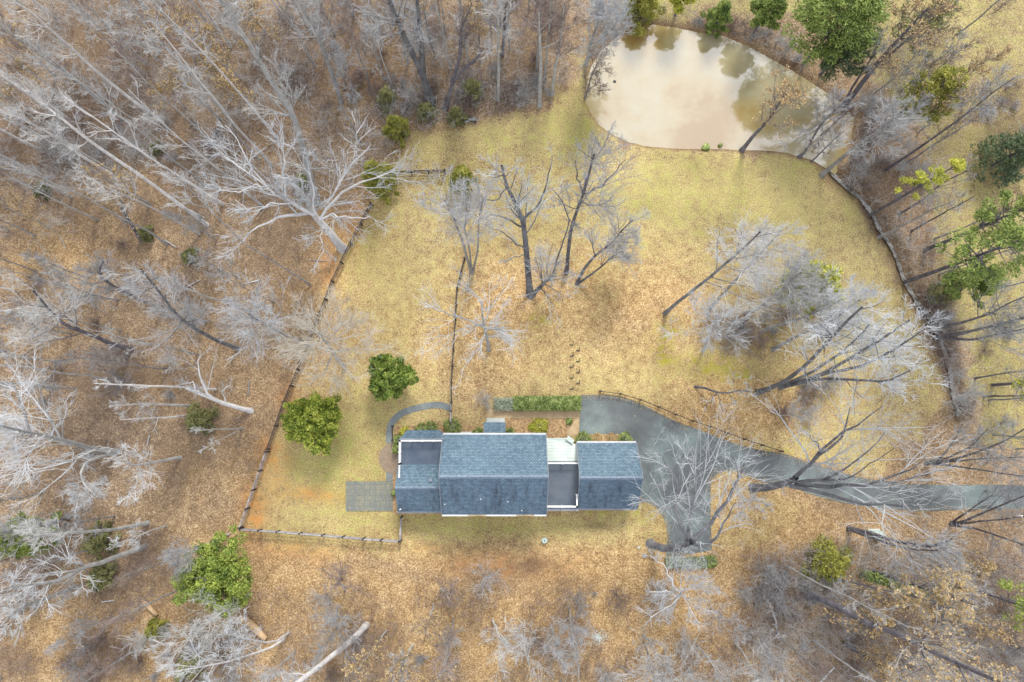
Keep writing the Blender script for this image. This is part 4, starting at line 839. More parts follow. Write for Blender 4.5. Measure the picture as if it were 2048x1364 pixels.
htree('leaning fountain shaped tree over the driveway stub', [(1300, 1087), (1325, 1096), (1345, 1096), (1365, 1090), (1380, 1082)], 0.46, 'bark_mid', 'twig_white', H=8.5, rt=.6, nl=3, cr=2.2, lt=(.75, .98), dens='airy', nl_top=3, limbs=[
    ([(1374, 1086), (1362, 1055), (1352, 1030), (1355, 985), (1358, 940), (1368, 905)], 7.5, 16, .20), ([(1378, 1084), (1376, 1050), (1385, 1005), (1392, 960), (1408, 925), (1410, 900), (1395, 880)], 7.8, 17, .17),
    ([(1382, 1084), (1400, 1065), (1420, 1045), (1450, 1010), (1466, 985), (1478, 955), (1488, 925), (1500, 905)], 7.8, 17, .26), ([(1385, 1086), (1405, 1090), (1425, 1085), (1445, 1058), (1458, 1025), (1470, 1005)], 7.8, 15, .22),
    ([(1352, 1012), (1335, 1018), (1315, 1010), (1295, 1002), (1275, 998)], 12, 14.5, .09), ([(1355, 960), (1335, 935), (1320, 910), (1305, 890)], 14, 17, .09), ([(1440, 1035), (1410, 1032), (1400, 1010), (1390, 1000)], 10.5, 12.5, .07),
    ([(1478, 955), (1500, 950), (1520, 948)], 15, 16.5, .07), ([(1478, 960), (1470, 925), (1460, 905)], 15, 18, .07), ([(1335, 1018), (1330, 985), (1315, 965)], 12.5, 15, .06), ([(1392, 960), (1375, 920), (1362, 900)], 14.5, 17.5, .08)])
htree('great many limbed tree leaning right across the drive', [(1505, 976), (1530, 974), (1555, 970), (1575, 965), (1592, 955)], 0.46, 'bark_mid', 'twig_white', H=9, rt=.62, nl=2, cr=2.5, lt=(.8, .98), dens='airy', nl_top=2, limbs=[
    ([(1580, 962), (1612, 930), (1645, 898), (1690, 862), (1735, 835), (1765, 812)], 8, 20, .22), ([(1585, 960), (1620, 925), (1670, 890), (1688, 868), (1695, 825), (1700, 815)], 8, 19, .20), ([(1590, 965), (1650, 958), (1700, 935), (1740, 900), (1772, 862)], 8, 19, .18),
    ([(1590, 968), (1660, 975), (1720, 972), (1780, 958), (1825, 935), (1850, 915)], 8, 21, .22), ([(1580, 972), (1620, 975), (1650, 988), (1700, 1003), (1760, 1012), (1830, 1013), (1865, 1010), (1885, 990)], 8, 22, .24), ([(1740, 968), (1800, 962), (1850, 950), (1890, 940)], 16, 21, .1),
    ([(1645, 962), (1690, 960), (1730, 935), (1790, 895)], 11, 19, .12), ([(1645, 905), (1632, 885), (1620, 870)], 14, 17, .06), ([(1780, 975), (1810, 1002), (1840, 1008)], 17, 20, .08)])
htree('leaning lawn tree at the upper left of the grey thicket', [(1330, 627), (1355, 605), (1392, 575), (1420, 552), (1455, 520), (1490, 490), (1520, 460)], 0.22, 'bark_mid', 'twig_pale', nl=14, cr=5.0, lt=(.35, .98))
htree('low white clawed tree at the lower left of the thicket', [(1408, 700), (1415, 680), (1425, 655), (1432, 640)], 0.18, 'bark_pale', 'twig_white', H=11, nl=15, cr=4.6, ang=(50, 95), dens='fine')
htree('thicket tree with a curved grey trunk and pale crown', [(1480, 650), (1500, 625), (1535, 600), (1570, 570), (1600, 545)], 0.22, 'bark_grey', 'twig_pale', nl=14, cr=5.0, lt=(.3, .98))
htree('tall thicket tree leaning up right with silver twigs', [(1420, 618), (1445, 590), (1480, 550), (1520, 510), (1560, 465)], 0.2, 'bark_grey', 'twig_pale', nl=14, cr=4.6, lt=(.35, .98))
htree('pale tangled tree in the middle of the grey thicket', [(1490, 625), (1530, 610), (1585, 590), (1630, 565)], 0.22, 'bark_pale', 'twig_pale', nl=15, cr=5.0, H=16)
htree('thicket tree with a level limb and white tips', [(1520, 665), (1550, 650), (1590, 640), (1640, 620), (1680, 600)], 0.22, 'bark_grey', 'twig_white', nl=14, cr=4.8, H=17)
htree('lower right thicket tree with a long bare limb', [(1545, 700), (1580, 680), (1620, 660), (1670, 640), (1720, 600)], 0.2, 'bark_grey', 'twig_white', nl=14, cr=4.4)
htree('dark double trunk rising from the lawn below the thicket', [(1515, 785), (1540, 775), (1575, 758), (1610, 730), (1645, 690), (1690, 640), (1720, 610)], 0.30, 'bark_mid', 'twig_white', nl=12, cr=4.6, lt=(.4, .98), dens='airy')
htree('wide leaning tree with four dark stems toward the creek', [(1560, 775), (1600, 762), (1650, 745), (1700, 715), (1760, 680), (1820, 640)], 0.26, 'bark_mid', 'twig_white', nl=11, cr=4.4, lt=(.45, .98), trunks2=[[(1560, 775), (1640, 750), (1720, 735), (1790, 700), (1850, 660)], [(1560, 775), (1640, 758), (1700, 758), (1770, 762), (1820, 740)], [(1560, 775), (1630, 742), (1690, 700), (1740, 650)]], dens='airy')
htree('broken dark limb with white shoots on the leafy lawn', [(1387, 773), (1410, 777), (1432, 786), (1455, 788), (1480, 782), (1500, 785)], 0.15, 'bark_dark', 'twig_white', H=4.5, nl=6, cr=2.4, dens='light', ang=(60, 95), limbs=[([(1432, 786), (1425, 800), (1410, 812)], 3, 4, .09), ([(1436, 788), (1442, 815), (1445, 835)], 3, 3.6, .05)])
htree('thin bare sapling lying low left of the great drive tree', [(1538, 822), (1560, 832), (1590, 832), (1608, 842)], 0.08, 'bark_grey', 'twig_pale', nl=5, cr=2.2, H=4, dens='airy')
htree('small bare tree with pale shoots below the great drive tree', [(1540, 1012), (1525, 1003), (1505, 998), (1485, 1000)], 0.12, 'bark_pale', 'twig_white', H=6, nl=9, cr=3.2, ang=(50, 95), dens='airy')
htree('fan of dark stems beside the drive at the right edge', [(1850, 926), (1875, 927), (1905, 920), (1950, 905), (2010, 880), (2060, 850)], 0.2, 'bark_mid', 'twig_grey', trunks2=[[(1850, 926), (1880, 918), (1900, 895), (1925, 850)], [(1850, 926), (1890, 925), (1950, 920), (2050, 915)], [(1850, 926), (1890, 930), (1960, 940), (2050, 950)], [(1850, 926), (1890, 918), (1940, 895), (1975, 860)]], nl=5, cr=3.4, lt=(.4, .98), dens='airy', H=14)
htree('dark fan of stems below the drive at the right edge', [(1900, 1050), (1930, 1042), (1970, 1025), (2020, 1005), (2060, 990)], 0.18, 'bark_dark', 'twig_grey', trunks2=[[(1900, 1050), (1950, 1045), (2000, 1040), (2060, 1030)], [(1900, 1050), (1950, 1055), (2000, 1070), (2060, 1090)], [(1900, 1050), (1940, 1020), (1985, 990)]], nl=5, cr=3, lt=(.4, .98), dens='airy', H=13)
htree('dark trunk leaning right above the creek bank', [(1868, 655), (1920, 645), (1980, 625), (2050, 590)], 0.2, 'bark_dark', 'twig_grey', nl=9, cr=4, dens='airy')
htree('thicker creek side trunk with arms to the right edge', [(1880, 675), (1930, 665), (1990, 650), (2060, 632)], 0.24, 'bark_dark', 'twig_grey', nl=11, cr=4, trunks2=[[(1880, 675), (1940, 680), (2000, 668), (2060, 655)]], dens='airy')
htree('slim level trunk right of the lower creek', [(1950, 757), (2000, 750), (2060, 745)], 0.12, 'bark_dark', 'twig_grey', nl=6, cr=2.6, dens='light')
htree('lower slim level trunk right of the creek', [(1968, 792), (2010, 791), (2070, 789)], 0.14, 'bark_dark', 'twig_grey', nl=7, cr=2.8, dens='light')
htree('straight trunk rooted left of the creek leaning over it', [(1759, 474), (1785, 462), (1820, 443), (1870, 415), (1900, 405)], 0.17, 'bark_grey', 'twig_grey', nl=8, cr=3, dens='light')
htree('thin straight tree above the straight creek leaning trunk', [(1800, 428), (1840, 405), (1885, 368), (1940, 340)], 0.14, 'bark_dark', 'twig_grey', nl=7, cr=2.6, dens='light')
htree('thin dark tree second above the creek leaning trunk', [(1823, 462), (1870, 435), (1920, 408), (1950, 390)], 0.12, 'bark_dark', 'twig_grey', nl=6, cr=2.4, dens='light')
htree('stout twin trunks crossing below the drive at right', [(1697, 1057), (1735, 1063), (1770, 1075), (1810, 1085), (1860, 1090), (1900, 1075)], 0.26, 'bark_dark', 'twig_grey', trunks2=[[(1697, 1057), (1740, 1075), (1785, 1090), (1830, 1100), (1880, 1105)]], nl=9, cr=3.6, dens='airy', lt=(.5, .98))
htree('shaggy dark trunk at lower right with vine wrapped bark', [(1609, 1187), (1650, 1200), (1690, 1220), (1730, 1243), (1770, 1258), (1810, 1275), (1870, 1305), (1950, 1345), (2020, 1375)], 0.42, 'bark_dark', 'twig_pale', nl=12, cr=4.6, lt=(.4, .9), dens='airy', leaves=2600)
htree('slim dark pole above the shaggy dark trunk', [(1650, 1152), (1700, 1165), (1760, 1180), (1840, 1198)], 0.13, 'bark_dark', 'twig_grey', nl=6, cr=2.4, dens='light', leaves=900)
htree('grey trunk above the ivy covered trunk at lower right', [(1745, 1143), (1790, 1156), (1840, 1172), (1890, 1190), (1950, 1210)], 0.22, 'bark_dark', 'twig_pale', nl=12, cr=4.4, leaves=3200, dens='airy')
iv = htree('ivy covered trunk with dark green leaves at lower right', [(1725, 1148), (1760, 1160), (1800, 1175), (1850, 1195), (1900, 1215)], 0.22, 'bark_dark', 'twig_pale', nl=9, cr=3.8, leaves=2600, dens='airy')
rs = np.random.RandomState(12); ib = W(1725, 1148); ih = best_height((1725, 1148), (1900, 1215)); ip = pathz([(1725, 1148), (1760, 1160), (1800, 1175), (1850, 1195)], 0.2, ih * .68, ib)
tt = rs.rand(2600) * 3; i0 = tt.astype(int); Cc = ip[i0] + (ip[np.minimum(i0 + 1, 3)] - ip[i0]) * (tt - i0)[:, None] + rs.normal(size=(2600, 3)) * .26
link('ivy', raw_mesh('ivy', *leafquads(rs, Cc, .13, .3)), M['leaf_hedge'], iv)
htree('grey trunk with leaves at the bottom right corner', [(1690, 1287), (1730, 1312), (1770, 1338), (1820, 1370), (1880, 1400)], 0.26, 'bark_dark', 'twig_grey', nl=10, cr=3.8, dens='airy', leaves=1800)
htree('snapped grey pole standing left of the shaggy trunk', [(1562, 1280), (1550, 1250), (1540, 1218), (1530, 1195)], 0.15, 'bark_grey', 'twig_pale', H=5, nl=3, cr=1.0, dens='light')
htree('white broken crown below the low driveway hedge', [(1350, 1210), (1362, 1190), (1368, 1175)], 0.16, 'bark_white', 'twig_white', H=9, nl=13, cr=4.4, ang=(55, 95), dens='fine', limbs=[([(1356, 1195), (1330, 1182), (1300, 1183)], 6, 8, .08), ([(1358, 1195), (1335, 1215), (1300, 1235)], 6, 7.5, .07), ([(1355, 1180), (1335, 1140), (1300, 1110)], 7, 9, .08)])
for i, (lb, p, cr) in enumerate([('bare bushy tree at the bottom left of the gravel patch', [(1050, 1300), (1058, 1330), (1052, 1270)], 3.4), ('pale thin tree directly under the gravel patch', [(1158, 1350), (1156, 1320), (1152, 1290)], 2.4),
        ('wide grey tree at the bottom right of the gravel patch', [(1330, 1300), (1340, 1335), (1345, 1375)], 4.6), ('grey tree with dark stem on the bottom edge centre right', [(1290, 1285), (1300, 1330), (1310, 1380)], 4.0),
        ('spreading grey tree on the bottom edge beyond the white broken crown', [(1395, 1290), (1420, 1320), (1450, 1372)], 4.6), ('twiggy grey tree at the bottom edge left of the snapped pole', [(1470, 1285), (1500, 1330), (1530, 1380)], 4.4),
        ('low twiggy tree at the bottom edge beside the thick white trunk', [(800, 1345), (805, 1330), (800, 1310)], 2.6), ('small white shrub like tree right of the leaning white trunk', [(985, 1240), (1000, 1275), (1020, 1300)], 3.4),
        ('thin grey tree below the rear lawn centre', [(880, 1180), (890, 1182), (895, 1185)], 2.2), ('faint grey twiggy tree on the rear leaf litter', [(690, 1180), (680, 1170), (675, 1160)], 2.6)]):
    htree(lb, p, 0.12, 'bark_pale', 'twig_pale' if i not in (8, 9) else 'twig_brown', H=8 if i not in (2, 3, 4, 5) else 13, nl=11, cr=cr, ang=(35, 80), dens='airy')

# ------------------------------------------------------------------ the rest of the woods: archetypes, copied tree by tree
def archetype(seed, H, r, bk, tw, nl, cr, lt, dens='airy', leaves=0, lf='leaf_tan', bend=0.006, ang=(25, 55)):
    rs = np.random.RandomState(seed); k = 8; z = np.linspace(-.3, H, k); P = np.stack([np.cumsum(rs.normal(size=k)) * H * bend, np.cumsum(rs.normal(size=k)) * H * bend, z], 1); P -= P[0] * [1, 1, 0]
    return (tree_meshes(seed, [(P, np.linspace(r, r * .25, k))], [], nl=nl, cr=cr, lt=lt, dens=dens, leaves=leaves, ang=ang), bk, tw, lf, H)
ARCH = [archetype(11, 28, .15, 'bark_pale', 'twig_pale', 10, 2.4, (.5, .98), 'light'), archetype(12, 26, .12, 'bark_pale', 'twig_grey', 10, 2.6, (.45, .98), 'light'), archetype(13, 31, .17, 'bark_white', 'twig_pale', 10, 2.8, (.55, .98), 'light'),
        archetype(14, 22, .09, 'bark_pale', 'twig_pale', 9, 2.2, (.4, .98), 'light'), archetype(15, 24, .12, 'bark_pale', 'twig_brown', 12, 3.0, (.4, .98)), archetype(16, 15, .11, 'bark_grey', 'twig_brown', 11, 2.6, (.3, .98)),
        archetype(17, 11, .10, 'bark_grey', 'twig_grey', 12, 2.8, (.25, .98)), archetype(18, 13, .11, 'bark_pale', 'twig_brown', 12, 3.0, (.3, .98), leaves=1500), archetype(19, 10, .09, 'bark_pale', 'twig_brown', 12, 2.8, (.2, .98), leaves=1900),
        archetype(20, 22, .18, 'bark_dark', 'twig_grey', 12, 3.6, (.4, .98))]
DESC = ['tall pale pole tree', 'tall grey pole tree', 'very tall white stemmed tree', 'slim grey tree', 'tall pale tree with brown twigs', 'small brown twigged tree', 'low grey bare tree', 'tan leaved young tree', 'low tan leaved beech', 'dark trunked tall tree']
PROTO = {}
USEDW = set()
def copy_thing(proto, loc, rz, sc_):
    c = proto.copy(); COL.objects.link(c); c.location = tuple(float(v) for v in loc); c.rotation_euler = (0, 0, rz); c.scale = (sc_,) * 3
    for ch in proto.children:
        d = ch.copy(); COL.objects.link(d); d.parent = c
    return c
def fill_tree(k, px, py, rng, group):
    (tv, cv, lv), bk, tw, lf, H = ARCH[k]; s = rng.uniform(.85, 1.12)
    if k not in PROTO:
        t = put_tree('bare_tree', W(px, py), tv, cv, lv, bk, tw, lf); PROTO[k] = t; t.rotation_euler = (0, 0, rng.uniform(0, 6.28)); t.scale = (s,) * 3
    else: t = copy_thing(PROTO[k], W(px, py), rng.uniform(0, 6.28), s)
    tag(t, where(px, py, DESC[k]), 'tree', group)
def scatter(rng, poly, n, mind, taken, avoid=()):
    xs_ = [p[0] for p in poly]; ys_ = [p[1] for p in poly]; out = []; tries = 0
    while len(out) < n and tries < n * 80:
        tries += 1; x = rng.uniform(min(xs_), max(xs_)); y = rng.uniform(min(ys_), max(ys_))
        if float(sdf_poly(np.array([x]), np.array([y]), poly)[0]) > 0: continue
        if float(sdf_poly(np.array([x]), np.array([y]), POND)[0]) < 12: continue
        if any(math.dist((x, y), q) < mind for q in taken): continue
        out.append((x, y)); taken.append((x, y))
    return out
rng = random.Random(77); TAKEN = []
ZONES = [([(0, 0), (560, 0), (600, 200), (560, 430), (380, 420), (200, 470), (0, 480)], 44, 32, [0, 1, 2, 3, 4, 0, 2, 7, 8], 'tall bare trees in the upper left wood'),
         ([(560, 0), (1120, 0), (1130, 120), (1050, 160), (900, 170), (780, 190), (620, 190)], 38, 26, [1, 3, 4, 5, 6, 6, 7, 5], 'bare trees in the wood above the garden'),
         ([(0, 480), (380, 430), (600, 470), (560, 600), (420, 760), (0, 800)], 26, 44, [3, 5, 6, 1, 6], 'bare trees in the open wood at left'),
         ([(0, 960), (230, 960), (420, 1130), (330, 1364), (0, 1364)], 10, 60, [6, 5, 6], 'bare trees in the lower left wood'),
         ([(1520, 1140), (1700, 1090), (2048, 1060), (2048, 1364), (1540, 1364)], 22, 44, [3, 5, 8, 7, 6, 8], 'bare trees in the lower right wood'),
         ([(480, 1210), (700, 1200), (1500, 1200), (1520, 1364), (480, 1364)], 20, 48, [5, 6, 6, 7], 'bare trees along the bottom of the place'),
         ([(1700, 350), (1790, 330), (1960, 430), (2048, 520), (2048, 700), (1920, 690), (1840, 560), (1780, 430)], 6, 50, [3, 5, 6, 9, 1], 'bare trees beyond the creek'),
         ([(1690, 210), (1760, 130), (1850, 170), (1830, 330), (1720, 320)], 9, 36, [5, 6, 6, 7], 'bare trees right of the pond'),
         ([(1900, 760), (2048, 740), (2048, 900), (1930, 900)], 3, 44, [6, 5], 'bare trees at the right edge above the drive'),
         ([(1750, 0), (1920, 0), (1900, 130), (1800, 120)], 4, 44, [6, 5], 'bare trees at the top right field edge')]
for poly, n, md, ks, g in ZONES:
    for x, y in scatter(rng, poly, n, md, TAKEN): fill_tree(rng.choice(ks), x, y, rng, g)

# ------------------------------------------------------------------ brush: low twiggy shrubs
def shrub_mesh(seed, R, H, n=16, dens=(6, 5, 4), r=.02):
    rs = np.random.RandomState(seed); P0 = np.zeros((1, 3, 3)); P0[0, 1, 2] = .1; P0[0, 2, 2] = .3; R0 = np.full((1, 3), r * 1.4)
    p1, r1 = spawn(rs, P0, R0, n, 6, 0, 1, (R * .8, R * 1.25), (15, 75), (.5, .9), .16, .06, False, rmin=.014)
    p1[:, :, 2] *= H / (R * .9); p1[:, 0, 2] = 0
    p2, r2 = spawn(rs, p1, r1, dens[0], 4, .2, 1, (.35, .7), (25, 65), (.5, .8), .12, .05, rmin=.007)
    p3, r3 = spawn(rs, p2, r2, dens[1], 3, .1, 1, (.4, .8), (25, 65), (.5, .8), .14, .05, rmin=.0055)
    return pack([tubes(p1, r1, 4), tubes(p2, r2, 3), tubes(p3, r3, 3)])
SH = [(raw_mesh('stems', *shrub_mesh(31, 1.8, 1.7, 14)), 'twig_brown', 'brown twiggy shrub'), (raw_mesh('stems', *shrub_mesh(32, 1.4, 1.4)), 'twig_brown', 'small brown twiggy shrub'), (raw_mesh('stems', *shrub_mesh(33, 2.2, 2.2, 18)), 'twig_grey', 'wide grey twiggy shrub'),
      (raw_mesh('stems', *shrub_mesh(34, 1.6, 2.2)), 'twig_pale', 'pale upright twiggy shrub'), (raw_mesh('stems', *shrub_mesh(35, 1.2, 1.0)), 'twig_grey', 'low grey twiggy shrub')]
for me, mt, _ in SH: me.materials.append(M[mt])
SZ = [([(1692, 200), (1745, 205), (1735, 325), (1684, 352)], 9, 17, 'brush on the right pond bank'), ([(30, 230), (200, 200), (400, 200), (480, 300), (300, 330), (100, 330)], 16, 30, 'brush in the upper left wood'), ([(560, 130), (760, 150), (860, 190), (850, 240), (760, 215), (600, 210)], 14, 18, 'brush along the gully above the cedar'),
      ([(860, 170), (1070, 110), (1110, 190), (1060, 215), (950, 225), (880, 250)], 16, 20, 'brush along the upper wood edge'), ([(1310, 34), (1500, 60), (1600, 110), (1600, 145), (1450, 72), (1330, 50)], 14, 18, 'brush on the upper pond bank'),
      ([(1690, 350), (1800, 290), (1870, 380), (1800, 420), (1730, 395)], 9, 24, 'brush behind the pond outlet'), ([(1850, 580), (1890, 600), (1935, 740), (1930, 830), (1890, 800), (1870, 660)], 9, 24, 'brush over the creek'),
      ([(1430, 600), (1640, 560), (1680, 660), (1520, 700), (1420, 660)], 16, 26, 'brush inside the lawn thicket'), ([(1490, 1130), (1620, 1120), (1640, 1200), (1560, 1250), (1490, 1200)], 12, 24, 'brush at the lower right wood edge'),
      ([(150, 1270), (480, 1240), (470, 1364), (120, 1364)], 22, 26, 'brush in the lower left corner wood'), ([(620, 1150), (1250, 1130), (1500, 1220), (1500, 1350), (650, 1350)], 14, 60, 'scattered brush below the rear lawn'),
      ([(0, 480), (430, 480), (430, 800), (0, 1000)], 18, 50, 'scattered brush in the open wood at left'), ([(1960, 180), (2048, 160), (2048, 330), (1980, 330)], 7, 22, 'brush at the far right field'), ([(1560, 1240), (2048, 1160), (2048, 1364), (1560, 1364)], 12, 44, 'scattered brush in the lower right wood'),
      ([(1560, 780), (1660, 760), (1640, 830), (1560, 830)], 6, 22, 'brush below the wide leaning tree'), ([(1940, 620), (2048, 600), (2048, 900), (1960, 860)], 4, 34, 'scattered brush right of the creek'), ([(520, 20), (800, 0), (1000, 60), (700, 130)], 12, 40, 'scattered brush in the top wood')]
SP = {}
def put_shrub(k, px, py, rng, group, s):
    me, mt, d = SH[k]
    o = link('twiggy_shrub', me, None, None, W(px, py, -.05)); o.rotation_euler = (0, 0, rng.uniform(0, 6.28)); o.scale = (s, s, s * rng.uniform(.8, 1.1))
    return tag(o, where(px, py, d), 'shrub', group)
TK2 = []
for poly, n, md, g in SZ:
    for x, y in scatter(rng, poly, n, md, TK2): put_shrub(rng.randrange(5), x, y, rng, g, rng.uniform(.75, 1.3))

# ------------------------------------------------------------------ thin saplings and stems nobody could count, on the wood floor
def undergrowth(name, zones, seed, mat, hmin=.5, hmax=2.2):
    rs = np.random.RandomState(seed); pts = []
    for poly, n in zones:
        xs_ = [p[0] for p in poly]; ys_ = [p[1] for p in poly]
        x = rs.uniform(min(xs_), max(xs_), n); y = rs.uniform(min(ys_), max(ys_), n)
        k = (sdf_poly(x, y, poly) < 0) & (sdf_poly(x, y, POND) > 4) & (vnoise(x, y, 60, seed) * 1.2 + .25 * rs.rand(n) > .66); pts.append(np.stack([x[k], y[k]], 1))
    pts = np.concatenate(pts); xr, yr, zr = np.vectorize(ray)(pts[:, 0], pts[:, 1]); s = -CAMH / zr; B = np.stack([xr * s, yr * s, np.full(len(s), -.1)], 1)
    h = rs.uniform(hmin, hmax, len(B)); d = rs.normal(size=(len(B), 3)) * .45; d[:, 2] = 1
    P = np.stack([B, B + d * (h * .5)[:, None], B + d * h[:, None] + rs.normal(size=B.shape) * .2], 1); R = np.stack([np.full(len(B), .014), np.full(len(B), .011), np.full(len(B), .006)], 1)
    p2, r2 = spawn(rs, P, R, 4, 3, .2, 1, (.3, .7), (25, 70), (.5, .8), .2, .03, rmin=.006)
    p3, r3 = spawn(rs, p2, r2, 2, 3, .2, 1, (.4, .8), (25, 70), (.6, .9), .2, .03, rmin=.005)
    tag(link(name, raw_mesh(name, *pack([tubes(P, R, 3), tubes(p2, r2, 3), tubes(p3, r3, 3)])), M[mat]), 'thin bare stems and seedlings covering the wood floor', 'undergrowth', kind='stuff')
UZ = [([(0, 0), (1130, 0), (1140, 170), (1050, 220), (900, 245), (790, 290), (700, 400), (600, 420), (420, 420), (200, 470), (0, 480)], 6000), ([(0, 480), (600, 430), (640, 600), (480, 1000), (0, 1000)], 2600), ([(0, 1000), (440, 1080), (480, 1200), (460, 1364), (0, 1364)], 2600),
      ([(480, 1180), (1480, 1160), (1560, 1364), (460, 1364)], 3600), ([(1480, 1100), (2048, 1040), (2048, 1364), (1500, 1364)], 3000), ([(1690, 350), (1860, 280), (1900, 440), (1880, 560), (1935, 760), (1940, 860), (1900, 830), (1820, 560)], 1300),
      ([(1180, 0), (1330, 0), (1600, 100), (1700, 200), (1760, 100), (1920, 0), (1900, 240), (1850, 340), (1700, 330), (1560, 130), (1300, 40), (1170, 80)], 1500), ([(1400, 560), (1650, 530), (1700, 700), (1500, 720), (1400, 680)], 1500)]
undergrowth('undergrowth', UZ, 51, 'twig_brown'); undergrowth('undergrowth', UZ[:1] + UZ[4:7], 52, 'twig_pale', .8, 2.8)

# ------------------------------------------------------------------ evergreens
def lumps(rs, n, R, H, z0, power=2.0, inner=.35):
    """points for leaf clumps over an irregular dome"""
    th = rs.uniform(0, 2 * np.pi, n); u = rs.uniform(0, 1, n); ph = np.arccos(1 - u * 1.25)
    rr = rs.uniform(inner, 1.0, n) * (1 + .16 * np.sin(3 * th + rs.rand() * 6) + .10 * np.sin(5 * th + 2))
    return np.stack([R * rr * np.sin(ph) * np.cos(th), R * rr * np.sin(ph) * np.sin(th), z0 + (H - z0) * (.45 + .55 * np.cos(ph) * rr)], 1)
def evergreen(label, px, py, R, H, mat, kind='dome', seed=1, cat='tree', name='evergreen_tree', group=None, n=60, m=90, leaf=.16, cl=.5, top=None, lean=None, tr=.2, bk='bark_dark'):
    rs = np.random.RandomState(seed); base = W(px, py); dx = np.zeros(2)
    if kind == 'dome':
        C = lumps(rs, n, R, H, H * .18); Cn = C - [0, 0, H * .4]; Cn /= np.linalg.norm(Cn, axis=1, keepdims=True) + 1e-9
        sizes = rs.uniform(.6, 1.15, n) * cl * R / 3
    elif kind == 'cone':
        t = rs.beta(1.1, 1.5, n); th = rs.uniform(0, 6.28, n); rr = R * (1 - t) ** .75 * rs.uniform(.45, 1.0, n) * (1 + .18 * np.sin(4 * th + rs.rand() * 6))
        C = np.stack([rr * np.cos(th), rr * np.sin(th), H * (.08 + .9 * t)], 1); Cn = np.stack([np.cos(th), np.sin(th), np.full(n, .6)], 1); sizes = rs.uniform(.6, 1.1, n) * cl * R / 2.2
    else:  # pine: limbs carrying needle tufts on the upper half of a tall trunk
        t = rs.uniform(.45, 1.0, n); th = rs.uniform(0, 6.28, n); rr = R * np.sin(np.clip((1.06 - t) / .6, 0, 1) * np.pi * .55 + .12) * rs.uniform(.35, 1.0, n)
        C = np.stack([rr * np.cos(th), rr * np.sin(th), H * t + rr * .12], 1); Cn = np.stack([np.cos(th), np.sin(th), np.full(n, .9)], 1); sizes = rs.uniform(.7, 1.2, n) * cl * R / 3
    k = n * m; ii = np.repeat(np.arange(n), m); off = rs.normal(size=(k, 3)); off /= np.linalg.norm(off, axis=1, keepdims=True); off *= (rs.uniform(.3, 1, k) ** .5)[:, None]; off[:, 2] *= .7
    L = C[ii] + off * sizes[ii][:, None]
    e = 1.0 if kind == 'dome' else 1.9
    lv = leafquads(rs, L, leaf * (1 if kind == 'dome' else .75), .5, e, Cn[ii] + off if kind != 'dome' else None)
    tp = np.array([[0, 0, -.2], [R * .02, 0, H * .4], [0, R * .03, H * .8], [0, 0, H * .97]]); p, r = resample(tp, np.linspace(tr, .04, 4), 8)
    parts = [tubes(p[None], r[None], 8)]
    sel = rs.permutation(n)[:min(n, 46)]; a = np.zeros((len(sel), 5, 3)); hz = np.clip(C[sel, 2] - np.linalg.norm(C[sel, :2], axis=1) * .45, H * .1, H * .95)
    for q in range(5): f = q / 4; a[:, q, :2] = C[sel, :2] * f; a[:, q, 2] = hz + (C[sel, 2] - hz) * f ** 1.3
    parts.append(tubes(a, np.repeat(np.linspace(tr * .3, .015, 5)[None], len(sel), 0), 4))
    t_ = empty(name, base); link('trunk', raw_mesh('trunk', *pack(parts), smooth=True), M[bk], t_); link('foliage', raw_mesh('foliage', *lv), M[mat], t_)
    return tag(t_, label, cat, group)
evergreen('round dark green magnolia on the lawn above the side walk', 788, 757, 2.65, 5.6, 'leaf_magnolia_dark', seed=5, n=200, m=95, leaf=.14, cl=.55, name='magnolia_tree')
evergreen('broad yellow green magnolia inside the left fence', 644, 840, 3.25, 6.2, 'leaf_magnolia', seed=6, n=230, m=100, leaf=.14, cl=.52, name='magnolia_tree')
evergreen('bright lime green evergreen below the lower left fence corner', 470, 1130, 4.2, 8.5, 'leaf_holly', seed=7, n=260, m=90, leaf=.13, cl=.5, name='holly_tree')
evergreen('yellow green holly at the left edge of the wood', 110, 1060, 2.9, 13, 'leaf_holly', seed=8, n=80, m=90, leaf=.16, name='holly_tree', kind='cone')
evergreen('lone olive cedar above the short top fence', 797, 268, 1.75, 4.6, 'leaf_cedar', 'cone', 9, name='cedar_tree', n=90, m=110, leaf=.13, tr=.14)
evergreen('tall yellow green cedar at the left end of the short fence', 765, 372, 2.3, 7.5, 'leaf_cedar', 'cone', 10, name='cedar_tree', n=110, m=110, leaf=.13)
evergreen('dull green cedar at the right end of the short fence', 926, 372, 1.9, 5.5, 'leaf_cedar', 'cone', 11, name='cedar_tree', n=90, m=100, leaf=.13)
evergreen('small cedar beside the white broken snag', 408, 838, 1.9, 3.4, 'leaf_cedar_dull', 'cone', 12, name='cedar_tree', n=80, m=90, leaf=.13)
